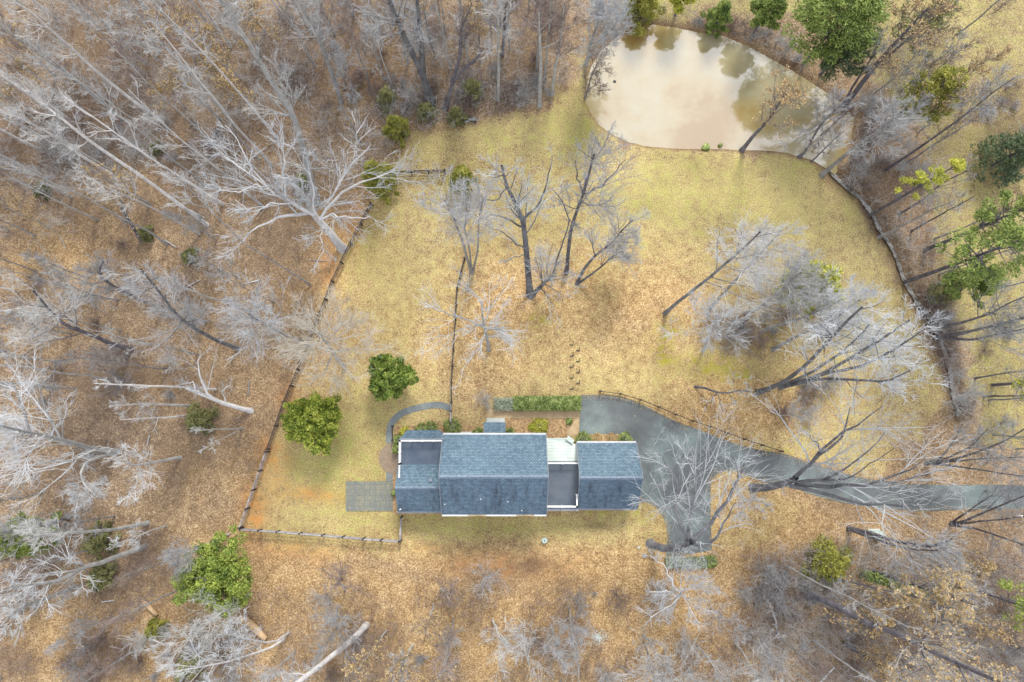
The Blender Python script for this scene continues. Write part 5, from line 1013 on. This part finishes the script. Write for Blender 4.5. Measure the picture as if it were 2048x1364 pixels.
for i, (lb, x, y, R, H, mt) in enumerate([('small green cedar bush left of the log pile', 914, 240, 1.2, 3.2, 'leaf_cedar_dull'), ('dull cedar bush left of the stout dark forked tree', 778, 205, 1.5, 3.4, 'leaf_cedar_dull'), ('dull cedar bush right of the stout dark forked tree', 855, 232, 1.4, 3, 'leaf_cedar_dull'),
        ('faint green cedar behind the log pile', 945, 190, 1.6, 3.4, 'leaf_cedar_dull'), ('olive cedar in the brush at the lower right wood edge', 1645, 1118, 2.9, 4.2, 'leaf_cedar'), ('small green bush by the split log', 318, 1255, 1.3, 2.4, 'leaf_cedar'), ('dull green bush among the lower left brush', 385, 1330, 2.0, 2.8, 'leaf_cedar_dull'),
        ('dull cedar under the great left edge tree', 210, 1080, 2.2, 3.2, 'leaf_cedar_dull'), ('second dull cedar under the forked pale trunk', 215, 1150, 1.8, 3, 'leaf_cedar_dull'), ('small green bush right of the speckled stump', 298, 470, 1.0, 2, 'leaf_cedar_dull'), ('yellow green bush in the open wood at mid left', 385, 515, 1.2, 1.8, 'leaf_cedar_dull'),
        ('green bush low in the far upper left wood', 88, 385, 1.0, 1.8, 'leaf_cedar_dull'), ('small green bush in the upper left brush', 318, 300, .9, 1.6, 'leaf_cedar_dull'), ('green bush behind the big white forked tree', 610, 370, 1.3, 2.6, 'leaf_cedar_dull'), ('small bush on the brush bank below the hill pines', 1870, 590, 1.6, 3.5, 'leaf_cedar_dull'),
        ('green bush beside the creek under the hill pines', 1905, 560, 1.6, 4, 'leaf_cedar_dull')]):
    evergreen(lb, x, y, R, H, mt, 'cone', 40 + i, name='cedar_bush', cat='bush', n=70, m=80, leaf=.13, tr=.08)
evergreen('wide soft pine on the upper right pond bank', 1605, 130, 5.0, 15, 'leaf_pine', 'pine', 61, name='pine_tree', n=190, m=85, leaf=.16, cl=.6)
evergreen('darker pine behind the wide soft pine', 1640, 150, 3.8, 10, 'leaf_pine_dark', 'pine', 62, name='pine_tree', n=120, m=70, leaf=.16, cl=.6)
evergreen('shorter pine left of the wide soft pine', 1505, 68, 2.2, 8, 'leaf_pine', 'pine', 63, name='pine_tree', n=70, m=90, leaf=.17, cl=.8)
evergreen('small green pine at the top middle of the pond bank', 1430, 52, 1.9, 5, 'leaf_pine', 'cone', 64, name='pine_tree', n=80, m=80, leaf=.15)
evergreen('small yellow green pine at the top of the pond', 1350, 30, 1.8, 6, 'leaf_yellow', 'pine', 65, name='pine_tree', n=50, m=80, leaf=.16, cl=.8)
evergreen('olive cedar at the upper left corner of the pond', 1280, 35, 2.6, 6, 'leaf_cedar', 'cone', 66, name='cedar_tree', n=90, m=90, leaf=.15)
evergreen('round green pine in the field right of the pond', 1770, 262, 2.9, 14, 'leaf_cedar', 'pine', 67, name='pine_tree', n=130, m=80, leaf=.14, cl=.6)
evergreen('dark pine at the far right edge of the field', 1985, 330, 3.8, 8, 'leaf_pine_dark', 'cone', 68, name='pine_tree', n=110, m=60, leaf=.15)
evergreen('yellow green pine standing in the grey thicket', 1560, 600, 3.0, 14, 'leaf_yellow', 'pine', 69, name='pine_tree', n=90, m=100, leaf=.16, cl=.7)
evergreen('long trunked pine below the round field pine', 1740, 430, 1.6, 17, 'leaf_yellow', 'pine', 70, name='pine_tree', n=34, m=60, leaf=.13, cl=.8)
evergreen('lower twin of the hill pines beside the creek', 1812, 563, 3.4, 22, 'leaf_pine', 'pine', 71, name='pine_tree', n=80, m=60, leaf=.15, cl=.62, tr=.28)
evergreen('upper twin of the hill pines beside the creek', 1850, 500, 2.6, 21, 'leaf_pine', 'pine', 72, name='pine_tree', n=60, m=60, leaf=.15, cl=.62, tr=.26)
evergreen('small pine on the creek slope below the hill pines', 1890, 585, 2.6, 9, 'leaf_pine', 'pine', 73, name='pine_tree', n=60, m=80, leaf=.16, cl=.7)
evergreen('olive oak leaved tree beyond the upper right bank', 1780, 110, 3.6, 12, 'leaf_cedar_dull', 'dome', 74, name='leafy_tree', n=70, m=60, leaf=.15)
evergreen('yellow green leafy tree at the lower right edge', 1940, 1175, 2.6, 12, 'leaf_holly', 'pine', 75, name='leafy_tree', n=34, m=60, leaf=.13, cl=.8)
evergreen('thin green pine at the right edge above the drive', 1985, 770, 2.2, 10, 'leaf_yellow', 'pine', 76, name='pine_tree', n=30, m=70, leaf=.15, cl=.8)

# ------------------------------------------------------------------ planting by the house
def leafmass(label, poly_or_c, H, mat, seed, name, cat, n=2500, leaf=.07, R=None, group=None):
    rs = np.random.RandomState(seed)
    if R is None:
        pts = np.array([W(*p)[:2] for p in poly_or_c]); base = np.array([*pts.mean(0), 0]); lo_, hi_ = pts.min(0), pts.max(0)
        x = rs.uniform(lo_[0], hi_[0], n); y = rs.uniform(lo_[1], hi_[1], n)
        edge = np.minimum.reduce([x - lo_[0], hi_[0] - x, y - lo_[1], hi_[1] - y]); top = rs.rand(n) < .65
        z = np.where(top, H * (1 - .25 * np.exp(-edge * 5)) + rs.normal(size=n) * .05, rs.uniform(.05, H, n)); sd = rs.randint(0, 4, n)
        x = np.where(~top & (sd == 0), lo_[0], x); x = np.where(~top & (sd == 1), hi_[0], x); y = np.where(~top & (sd == 2), lo_[1], y); y = np.where(~top & (sd == 3), hi_[1], y)
        L = np.stack([x, y, z], 1) - base + rs.normal(size=(n, 3)) * .05
        w, d = (hi_ - lo_) / 2 - .12; mb = MB(); mb.box(-w, w, -d, d, 0, H - .18); core = True
    else:
        base = W(*poly_or_c); v = rs.normal(size=(n, 3)); v /= np.linalg.norm(v, axis=1, keepdims=True); v[:, 2] = np.abs(v[:, 2]); rr = rs.uniform(.7, 1.08, n) * (1 + .1 * np.sin(4 * np.arctan2(v[:, 1], v[:, 0]) + seed))
        L = v * rr[:, None] * [R, R, H]; mb = MB(); mb.cyl((0, 0), R * .55, 0, H * .6, 9, R * .35)
    t_ = empty(name, base); mb.build('stems', M['bark_dark'], t_); link('foliage', raw_mesh('foliage', *leafquads(rs, L, leaf, .6)), M[mat], t_)
    return tag(t_, label, cat, group)
leafmass('long clipped green hedge in front of the house beside the driveway', [(1028, 793.5), (1159, 793.5), (1159, 820), (1028, 820)], 1.1, 'leaf_hedge', 1, 'hedge', 'hedge', 11000, .075)
leafmass('grey green bushy plants at the left end of the hedge', [(990, 797), (1030, 797), (1030, 820), (990, 820)], .8, 'leaf_lavender', 2, 'bush', 'bush', 3200, .06)
leafmass('low grey green hedge below the driveway stub', [(1332, 1116), (1410, 1113), (1410, 1132), (1332, 1134)], .6, 'leaf_lavender', 3, 'hedge', 'hedge', 3200, .07)
leafmass('bright green bush at the right end of the low hedge', (1420, 1122), .9, 'leaf_hedge', 4, 'bush', 'bush', 900, .08, .75)
for i, (lb, x, y, R, H, mt) in enumerate([('round green shrub at the left corner of the garage front', 1166, 879, .95, 1.3, 'leaf_hedge'), ('round green shrub at the right corner of the garage front', 1249, 878, .85, 1.1, 'leaf_hedge'), ('round green shrub at the lower end of the middle fence', 905, 853, 1.05, 1.5, 'leaf_hedge'),
        ('small dark shrub right of the front portico', 1020, 863, .5, .8, 'leaf_hedge'), ('yellow green grassy plant in the front bed', 1080, 852, 1.0, .7, 'leaf_yellow'), ('small yellow plant left of the grassy plant', 1063, 854, .45, .4, 'leaf_yellow'),
        ('low green shrub left of the bay roof front', 862, 856, .8, 1.0, 'leaf_hedge'), ('second low green shrub along the bay front', 843, 859, .75, .9, 'leaf_hedge'), ('yellow shrub at the left corner of the bay', 810, 864, .65, .9, 'leaf_yellow'), ('dark shrub beside the round landing', 797, 878, .6, 1.1, 'leaf_hedge'),
        ('tall dark shrub against the wing left wall', 795, 898, .6, 1.5, 'leaf_hedge'), ('small shrub beside the window well', 958, 862, .45, .6, 'leaf_hedge'), ('tiny shrub left of the portico', 950, 866, .35, .5, 'leaf_hedge'), ('low tan grass clump in the garage bed', 1195, 876, .6, .35, 'leaf_tan'),
        ('second tan grass clump in the garage bed', 1222, 876, .6, .35, 'leaf_tan'), ('small dark shrub by the wing wall near the patio', 789, 985, .35, .8, 'leaf_hedge'), ('tiny green tuft in the front bed near the walk', 1138, 843, .4, .4, 'leaf_hedge')]):
    leafmass(lb, (x, y), H, mt, 20 + i, 'shrub', 'shrub', int(900 * max(.5, R) ** 2) + 250, .075, R)
rng2 = random.Random(9)
for x, y, s, lb in ((968, 800, .85, 'bare twiggy crape shrub at the left end of the hedge'), (1480, 1180, .9, 'bare twiggy shrub right of the white broken crown'), (1188, 1187, .35, 'tiny dark shrub on the rear lawn below the garage')):
    me, mt, _ = SH[3 if s > .8 else 4]; o = link('twiggy_shrub', me, None, None, W(x, y)); o.scale = (s, s, s); tag(o, lb, 'shrub')

# ------------------------------------------------------------------ fences
def fence(label, pts, mat, H=1.2, step=2.45, rails=3, gate=None, group=None, wide=.14):
    P = [W(*p)[:2] for p in pts]; base = np.array([*P[0], 0]); f = empty('rail_fence', base)
    for a, b in zip(P[:-1], P[1:]):
        L = math.dist(a, b); n = max(1, round(L / step)); q = [a + (b - a) * i / n for i in range(n + 1)]
        for i, p in enumerate(q):
            if i == n and b is not P[-1]: continue
            m = MB(); x, y = (p - base[:2]); m.box(x - .085, x + .085, y - .085, y + .085, -.2, H + .12); m.box(x - .095, x + .095, y - .095, y + .095, H + .121, H + .15); m.build('post', M['fence_dark'], f)
        for i in range(n):
            m = MB(); u, v = q[i] - base[:2], q[i + 1] - base[:2]; d = (v - u) / np.linalg.norm(v - u); u = u + d * .075; v = v - d * .075
            for k in range(rails): z = H * (k + .7) / rails; m.beam((*u, z), (*v, z), .04, .13)
            if wide: m.beam((*u, H + .03), (*v, H + .03), wide, .035)
            m.build('rail_panel', mat, f)
    return tag(f, label, 'fence', group)
fence('weathered grey rail fence from the wood edge to the lower left corner', [(538, 903), (512, 978), (486, 1053)], M['fence_grey'])
fence('long dark rail fence between the left wood and the lawn', [(745, 412), (704, 490), (668, 565), (655, 600), (618, 690), (600, 740), (573, 805), (540, 898)], M['fence_dark'], wide=.10)
fence('grey topped rail fence along the bottom of the side garden', [(488, 1056), (560, 1061), (650, 1068), (730, 1075), (801, 1080)], M['fence_grey'])
fence('short return fence joining the house rear corner', [(803, 1079), (805, 1032)], M['fence_grey'])
fence('short dark rail fence between the two cedars', [(790, 350), (824, 349), (857, 348), (891, 347)], M['fence_dark'], wide=.09)
fence('dark middle fence dividing the upper lawn', [(930, 520), (915, 580), (912, 640), (908, 700), (904, 765), (904, 805)], M['fence_dark'], wide=.10)
fence('grey end of the middle fence meeting the round shrub', [(903, 822), (903, 845)], M['fence_grey'])
fence('low dark rail fence curving along the top of the driveway', [(1200, 783), (1240, 788), (1280, 800), (1316, 814), (1350, 829), (1384, 842), (1418, 853), (1452, 866), (1487, 878), (1522, 890), (1560, 902)], M['fence_dark'], H=.9, rails=2, wide=0)
gt = empty('garden_gate', W(903, 806)); tag(gt, 'narrow grey metal gate where the side walk meets the fence', 'gate')
m = MB(); y2 = W(903, 821)[1] - W(903, 806)[1]
m.box(-.03, .03, y2 + .1, -.1, 1.05, 1.1); m.box(-.03, .03, y2 + .1, -.1, .15, .2); m.build('gate_frame', M['trim_grey'], gt)
m = MB(); [m.box(-.012, .012, yy - .012, yy + .012, .2, 1.05) for yy in np.linspace(y2 + .15, -.15, 7)]; m.build('gate_bars', M['trim_grey'], gt)
fence('short wooden trellis posts of the side bed', [(786, 852), (786, 880)], M['fence_dark'], H=.7, rails=2, wide=0)

# ------------------------------------------------------------------ small things
def log(label, a, b, r, mat, name='log', cat='log', z=None, group=None):
    A, B = W(*a), W(*b); P = np.array([A, (A * 2 + B) / 3, (A + 2 * B) / 3, B]) - A; P[:, 2] = (r * .8 if z is None else z); rs = np.random.RandomState(int(a[0])); P[1:3] += rs.normal(size=(2, 3)) * [r * .12, r * .12, 0]
    p, q = resample(P, [r, r * 1.1, r * .95, r * .75], 8); V, Fc = tubes(p[None], q[None], 9); me = raw_mesh(name, V, Fc, True)
    bm = bmesh.new(); bm.from_mesh(me); bmesh.ops.holes_fill(bm, edges=[e for e in bm.edges if e.is_boundary]); bm.to_mesh(me); bm.free()
    return tag(link(name, me, mat, None, A), label, cat, group)
log('orange split log lying on the leaves at lower left', (285, 1197), (316, 1229), .27, M['wood_split'])
log('thick orange barkless log right of the bright evergreen', (482, 1228), (534, 1276), .42, M['wood_split'])
log('pale log in the pile at the top lawn edge', (928, 246), (950, 236), .16, M['bark_pale'])
log('dark log in the pile at the top lawn edge', (934, 236), (952, 246), .18, M['bark_dark'])
log('short grey log on top of the pile', (936, 242), (955, 243), .14, M['bark_grey'], z=.45)
log('thin fallen stick above the gully brush', (700, 172), (726, 198), .09, M['bark_pale'], name='fallen_branch', cat='branch')
log('short pale stick standing in the upper left brush', (276, 280), (270, 300), .12, M['bark_white'], name='fallen_branch', cat='branch')
log('curved pale branch lying at the bottom right', (1690, 1324), (1714, 1342), .1, M['bark_white'], name='fallen_branch', cat='branch')
log('white stick hanging above the shaggy trunk', (1770, 1195), (1782, 1225), .08, M['bark_white'], name='fallen_branch', cat='branch')
log('pale stick lying in the lower right leaves', (1782, 1302), (1794, 1336), .09, M['bark_white'], name='fallen_branch', cat='branch')
log('bleached branch at the bottom edge near the corner', (1640, 1364), (1668, 1334), .1, M['bark_white'], name='fallen_branch', cat='branch')
rs3 = random.Random(21)
for (x, y) in [(150, 1130), (400, 560), (330, 480), (120, 470), (520, 560), (60, 700), (500, 760), (620, 520), (700, 80), (760, 60), (1000, 1340), (900, 1330), (620, 1300), (1240, 1330), (600, 640), (440, 470), (380, 420), (250, 700), (300, 870), (1700, 1240), (1900, 1340), (1830, 1120), (560, 1340), (230, 1200)]:
    a_ = rs3.uniform(0, 3.14); l_ = rs3.uniform(15, 42)
    log(where(x, y, 'thin fallen branch'), (x, y), (x + l_ * math.cos(a_), y + l_ * math.sin(a_)), rs3.uniform(.04, .09), M[rs3.choice(['bark_pale', 'bark_grey', 'bark_white'])], name='fallen_branch', cat='branch', group='fallen branches on the wood floor')
rl = np.random.RandomState(8); e1 = np.concatenate([np.array([W(*p) for p in up]), np.array([W(*p) for p in lo2]), np.array([W(*p) for p in lo])]); e1 = e1[(e1[:, 0] < 80)]
k_ = rl.randint(0, len(e1) - 1, 3400); Cl = e1[k_] + (e1[k_ + 1] - e1[k_]) * rl.rand(3400)[:, None]; ok = np.linalg.norm(e1[k_ + 1] - e1[k_], axis=1) < 6; Cl = Cl[ok] + rl.normal(size=(ok.sum(), 3)) * [.30, .30, 0]; Cl[:, 2] = .045
pa, pb_ = W(692, 1022), W(786, 962); Cp = np.stack([rl.uniform(pa[0] - .3, pb_[0], 260), rl.uniform(pa[1] - .3, pb_[1] + .3, 260), np.full(260, .075)], 1)
pc_, pd_ = W(1165, 880), W(1420, 800); Cd = np.stack([rl.uniform(pc_[0], pd_[0], 90), rl.uniform(pc_[1], pd_[1], 90), np.full(90, .045)], 1)
lq = leafquads(rl, np.concatenate([Cl, Cp, Cd]), .06, 3.0); o = link('fallen_leaves', raw_mesh('fallen_leaves', *lq), M['leaf_tan']); tag(o, 'dry leaves blown along the driveway edges and over the patio', 'leaves', kind='stuff')
# broken white snag
sn = htree('white broken snag with split arms beside the small cedar', [(502, 822), (480, 815), (450, 806), (425, 795), (395, 782), (370, 770)], 0.30, 'bark_white', 'twig_white', H=8, rt=.5, nl=4, cr=1.8, dens='light', name='broken_snag', limbs=[([(398, 785), (385, 765), (362, 768)], 6.5, 8, .14), ([(425, 795), (405, 770), (398, 735), (400, 700)], 5.5, 10, .16), ([(450, 806), (446, 785), (460, 765)], 4, 6, .08)])
st = htree('speckled black stump with white fungus spots in the open wood', [(282, 482), (272, 465), (258, 440), (243, 416)], 0.2, 'bark_dark', 'twig_grey', H=5.5, rt=.6, nl=2, cr=1.2, dens='light', name='dead_stump')
pb = W(282, 482); pp = pathz([(282, 482), (272, 465), (258, 440), (243, 416)], 0, 5.5, pb); m = MB()
for k in range(17):
    f = rs3.uniform(.1, 2.9); i = int(f); c = pp[i] + (pp[i + 1] - pp[i]) * (f - i); a_ = rs3.uniform(0, 6.28); c = c + np.array((math.cos(a_) * .2, math.sin(a_) * .2, 0)); m.cyl((c[0], c[1]), .055, c[2] - .03, c[2] + .04, 7)
m.build('bracket_fungus', M['bark_white'], st)
# well cap, utility box, marker, dark float, gravel, stepping stones, rocks
t = empty('well_cap', W(1089, 1080)); tag(t, 'small round grey green well cap on the rear lawn', 'well cap')
m = MB(); m.cyl((0, 0), .30, 0, .30, 18); m.build('casing', M['trim_grey'], t); m = MB(); m.cyl((0, 0), .36, .302, .42, 18, .30); m.build('lid', M['box_green'], t); m = MB(); m.box(-.06, .06, -.06, .06, .421, .47); m.build('bolt', M['metal_dark'], t)
t = empty('utility_box', W(1748, 1068)); tag(t, 'pale green utility box behind the stout twin trunks', 'utility box')
m = MB(); m.box(-.55, .55, -.45, .45, .1, .95); m.build('cabinet', M['box_green'], t, .03); m = MB(); m.box(-.6, .6, -.5, .5, .96, 1.02); m.build('lid', M['box_green'], t); m = MB(); m.box(-.7, .7, -.6, .6, -.05, .1); m.build('pad', M['stone_pale'], t)
t = empty('marker_post', W(2028, 1030)); tag(t, 'small white marker box beside the drive at the right edge', 'marker')
m = MB(); m.box(-.05, .05, -.05, .05, 0, .9); m.build('post', M['white'], t); m = MB(); m.box(-.2, .2, -.13, .13, .9, 1.15); m.build('box', M['white'], t, .02)
def blob(label, px, py, r, mat, name, cat, z=0, sq=.5, seed=1, group=None):
    bm = bmesh.new(); bmesh.ops.create_icosphere(bm, subdivisions=2, radius=r); rr = random.Random(seed)
    for v in bm.verts: k = 1 + rr.uniform(-.18, .18); v.co = (v.co.x * k, v.co.y * k, v.co.z * sq * k)
    me = bpy.data.meshes.new(name); bm.to_mesh(me); bm.free(); return tag(link(name, me, mat, None, W(px, py, z)), label, cat, group)
blob('small dark object floating on the pond surface at left', 1229, 163, .2, M['metal_dark'], 'pond_float', 'float', -.40)  # small dark floating object of unknown kind
blob('grey rock at the edge of the rear lawn by the drive tree', 1289, 1111, .32, M['rock'], 'rock', 'rock')
blob('small pale rock left of the fountain shaped tree', 1278, 1095, .16, M['stone_pale'], 'rock', 'rock', seed=3)
blob('pale tan stone among the bottom right brush', 1415, 1274, .32, M['tan_path'], 'rock', 'rock', seed=4, sq=.3)
blob('dark mossy clump on the lower pond bank', 1412, 294, .5, M['leaf_hedge'], 'moss_clump', 'plant', seed=6, z=-.1)
blob('small dark clump further right on the pond bank', 1441, 290, .28, M['leaf_hedge'], 'moss_clump', 'plant', seed=7, z=-.2)
rr = np.random.RandomState(5); n = 520; a_ = rr.uniform(0, 6.28, n); d_ = np.abs(rr.normal(size=n)) * .62 * (1 + .3 * np.sin(3 * a_)); C = np.stack([d_ * np.cos(a_) * 1.1, d_ * np.sin(a_) * .8, np.full(n, .03)], 1)
o = link('gravel', raw_mesh('gravel', *leafquads(rr, C + rr.normal(size=(n, 3)) * [.08, .08, .01], .065, 2.5)), M['stone_pale'], None, W(1195, 1275)); tag(o, 'pale gravel patch on the leaves near the bottom centre', 'gravel', kind='stuff')
for k in range(9):
    x = 1143 + (k % 2) * 13; y = 690 + k * 11; m = MB(); m.box(-.22, .22, -.05, .05, -.1, .12); m.box(.17, .22, .0501, .42, -.1, .12); o = m.build('garden_stake', M['fence_dark'], None, 0, W(x, y)); tag(o, 'short dark stake in the two rows on the lawn above the hedge', 'stake', 'dark stakes in two rows above the hedge')
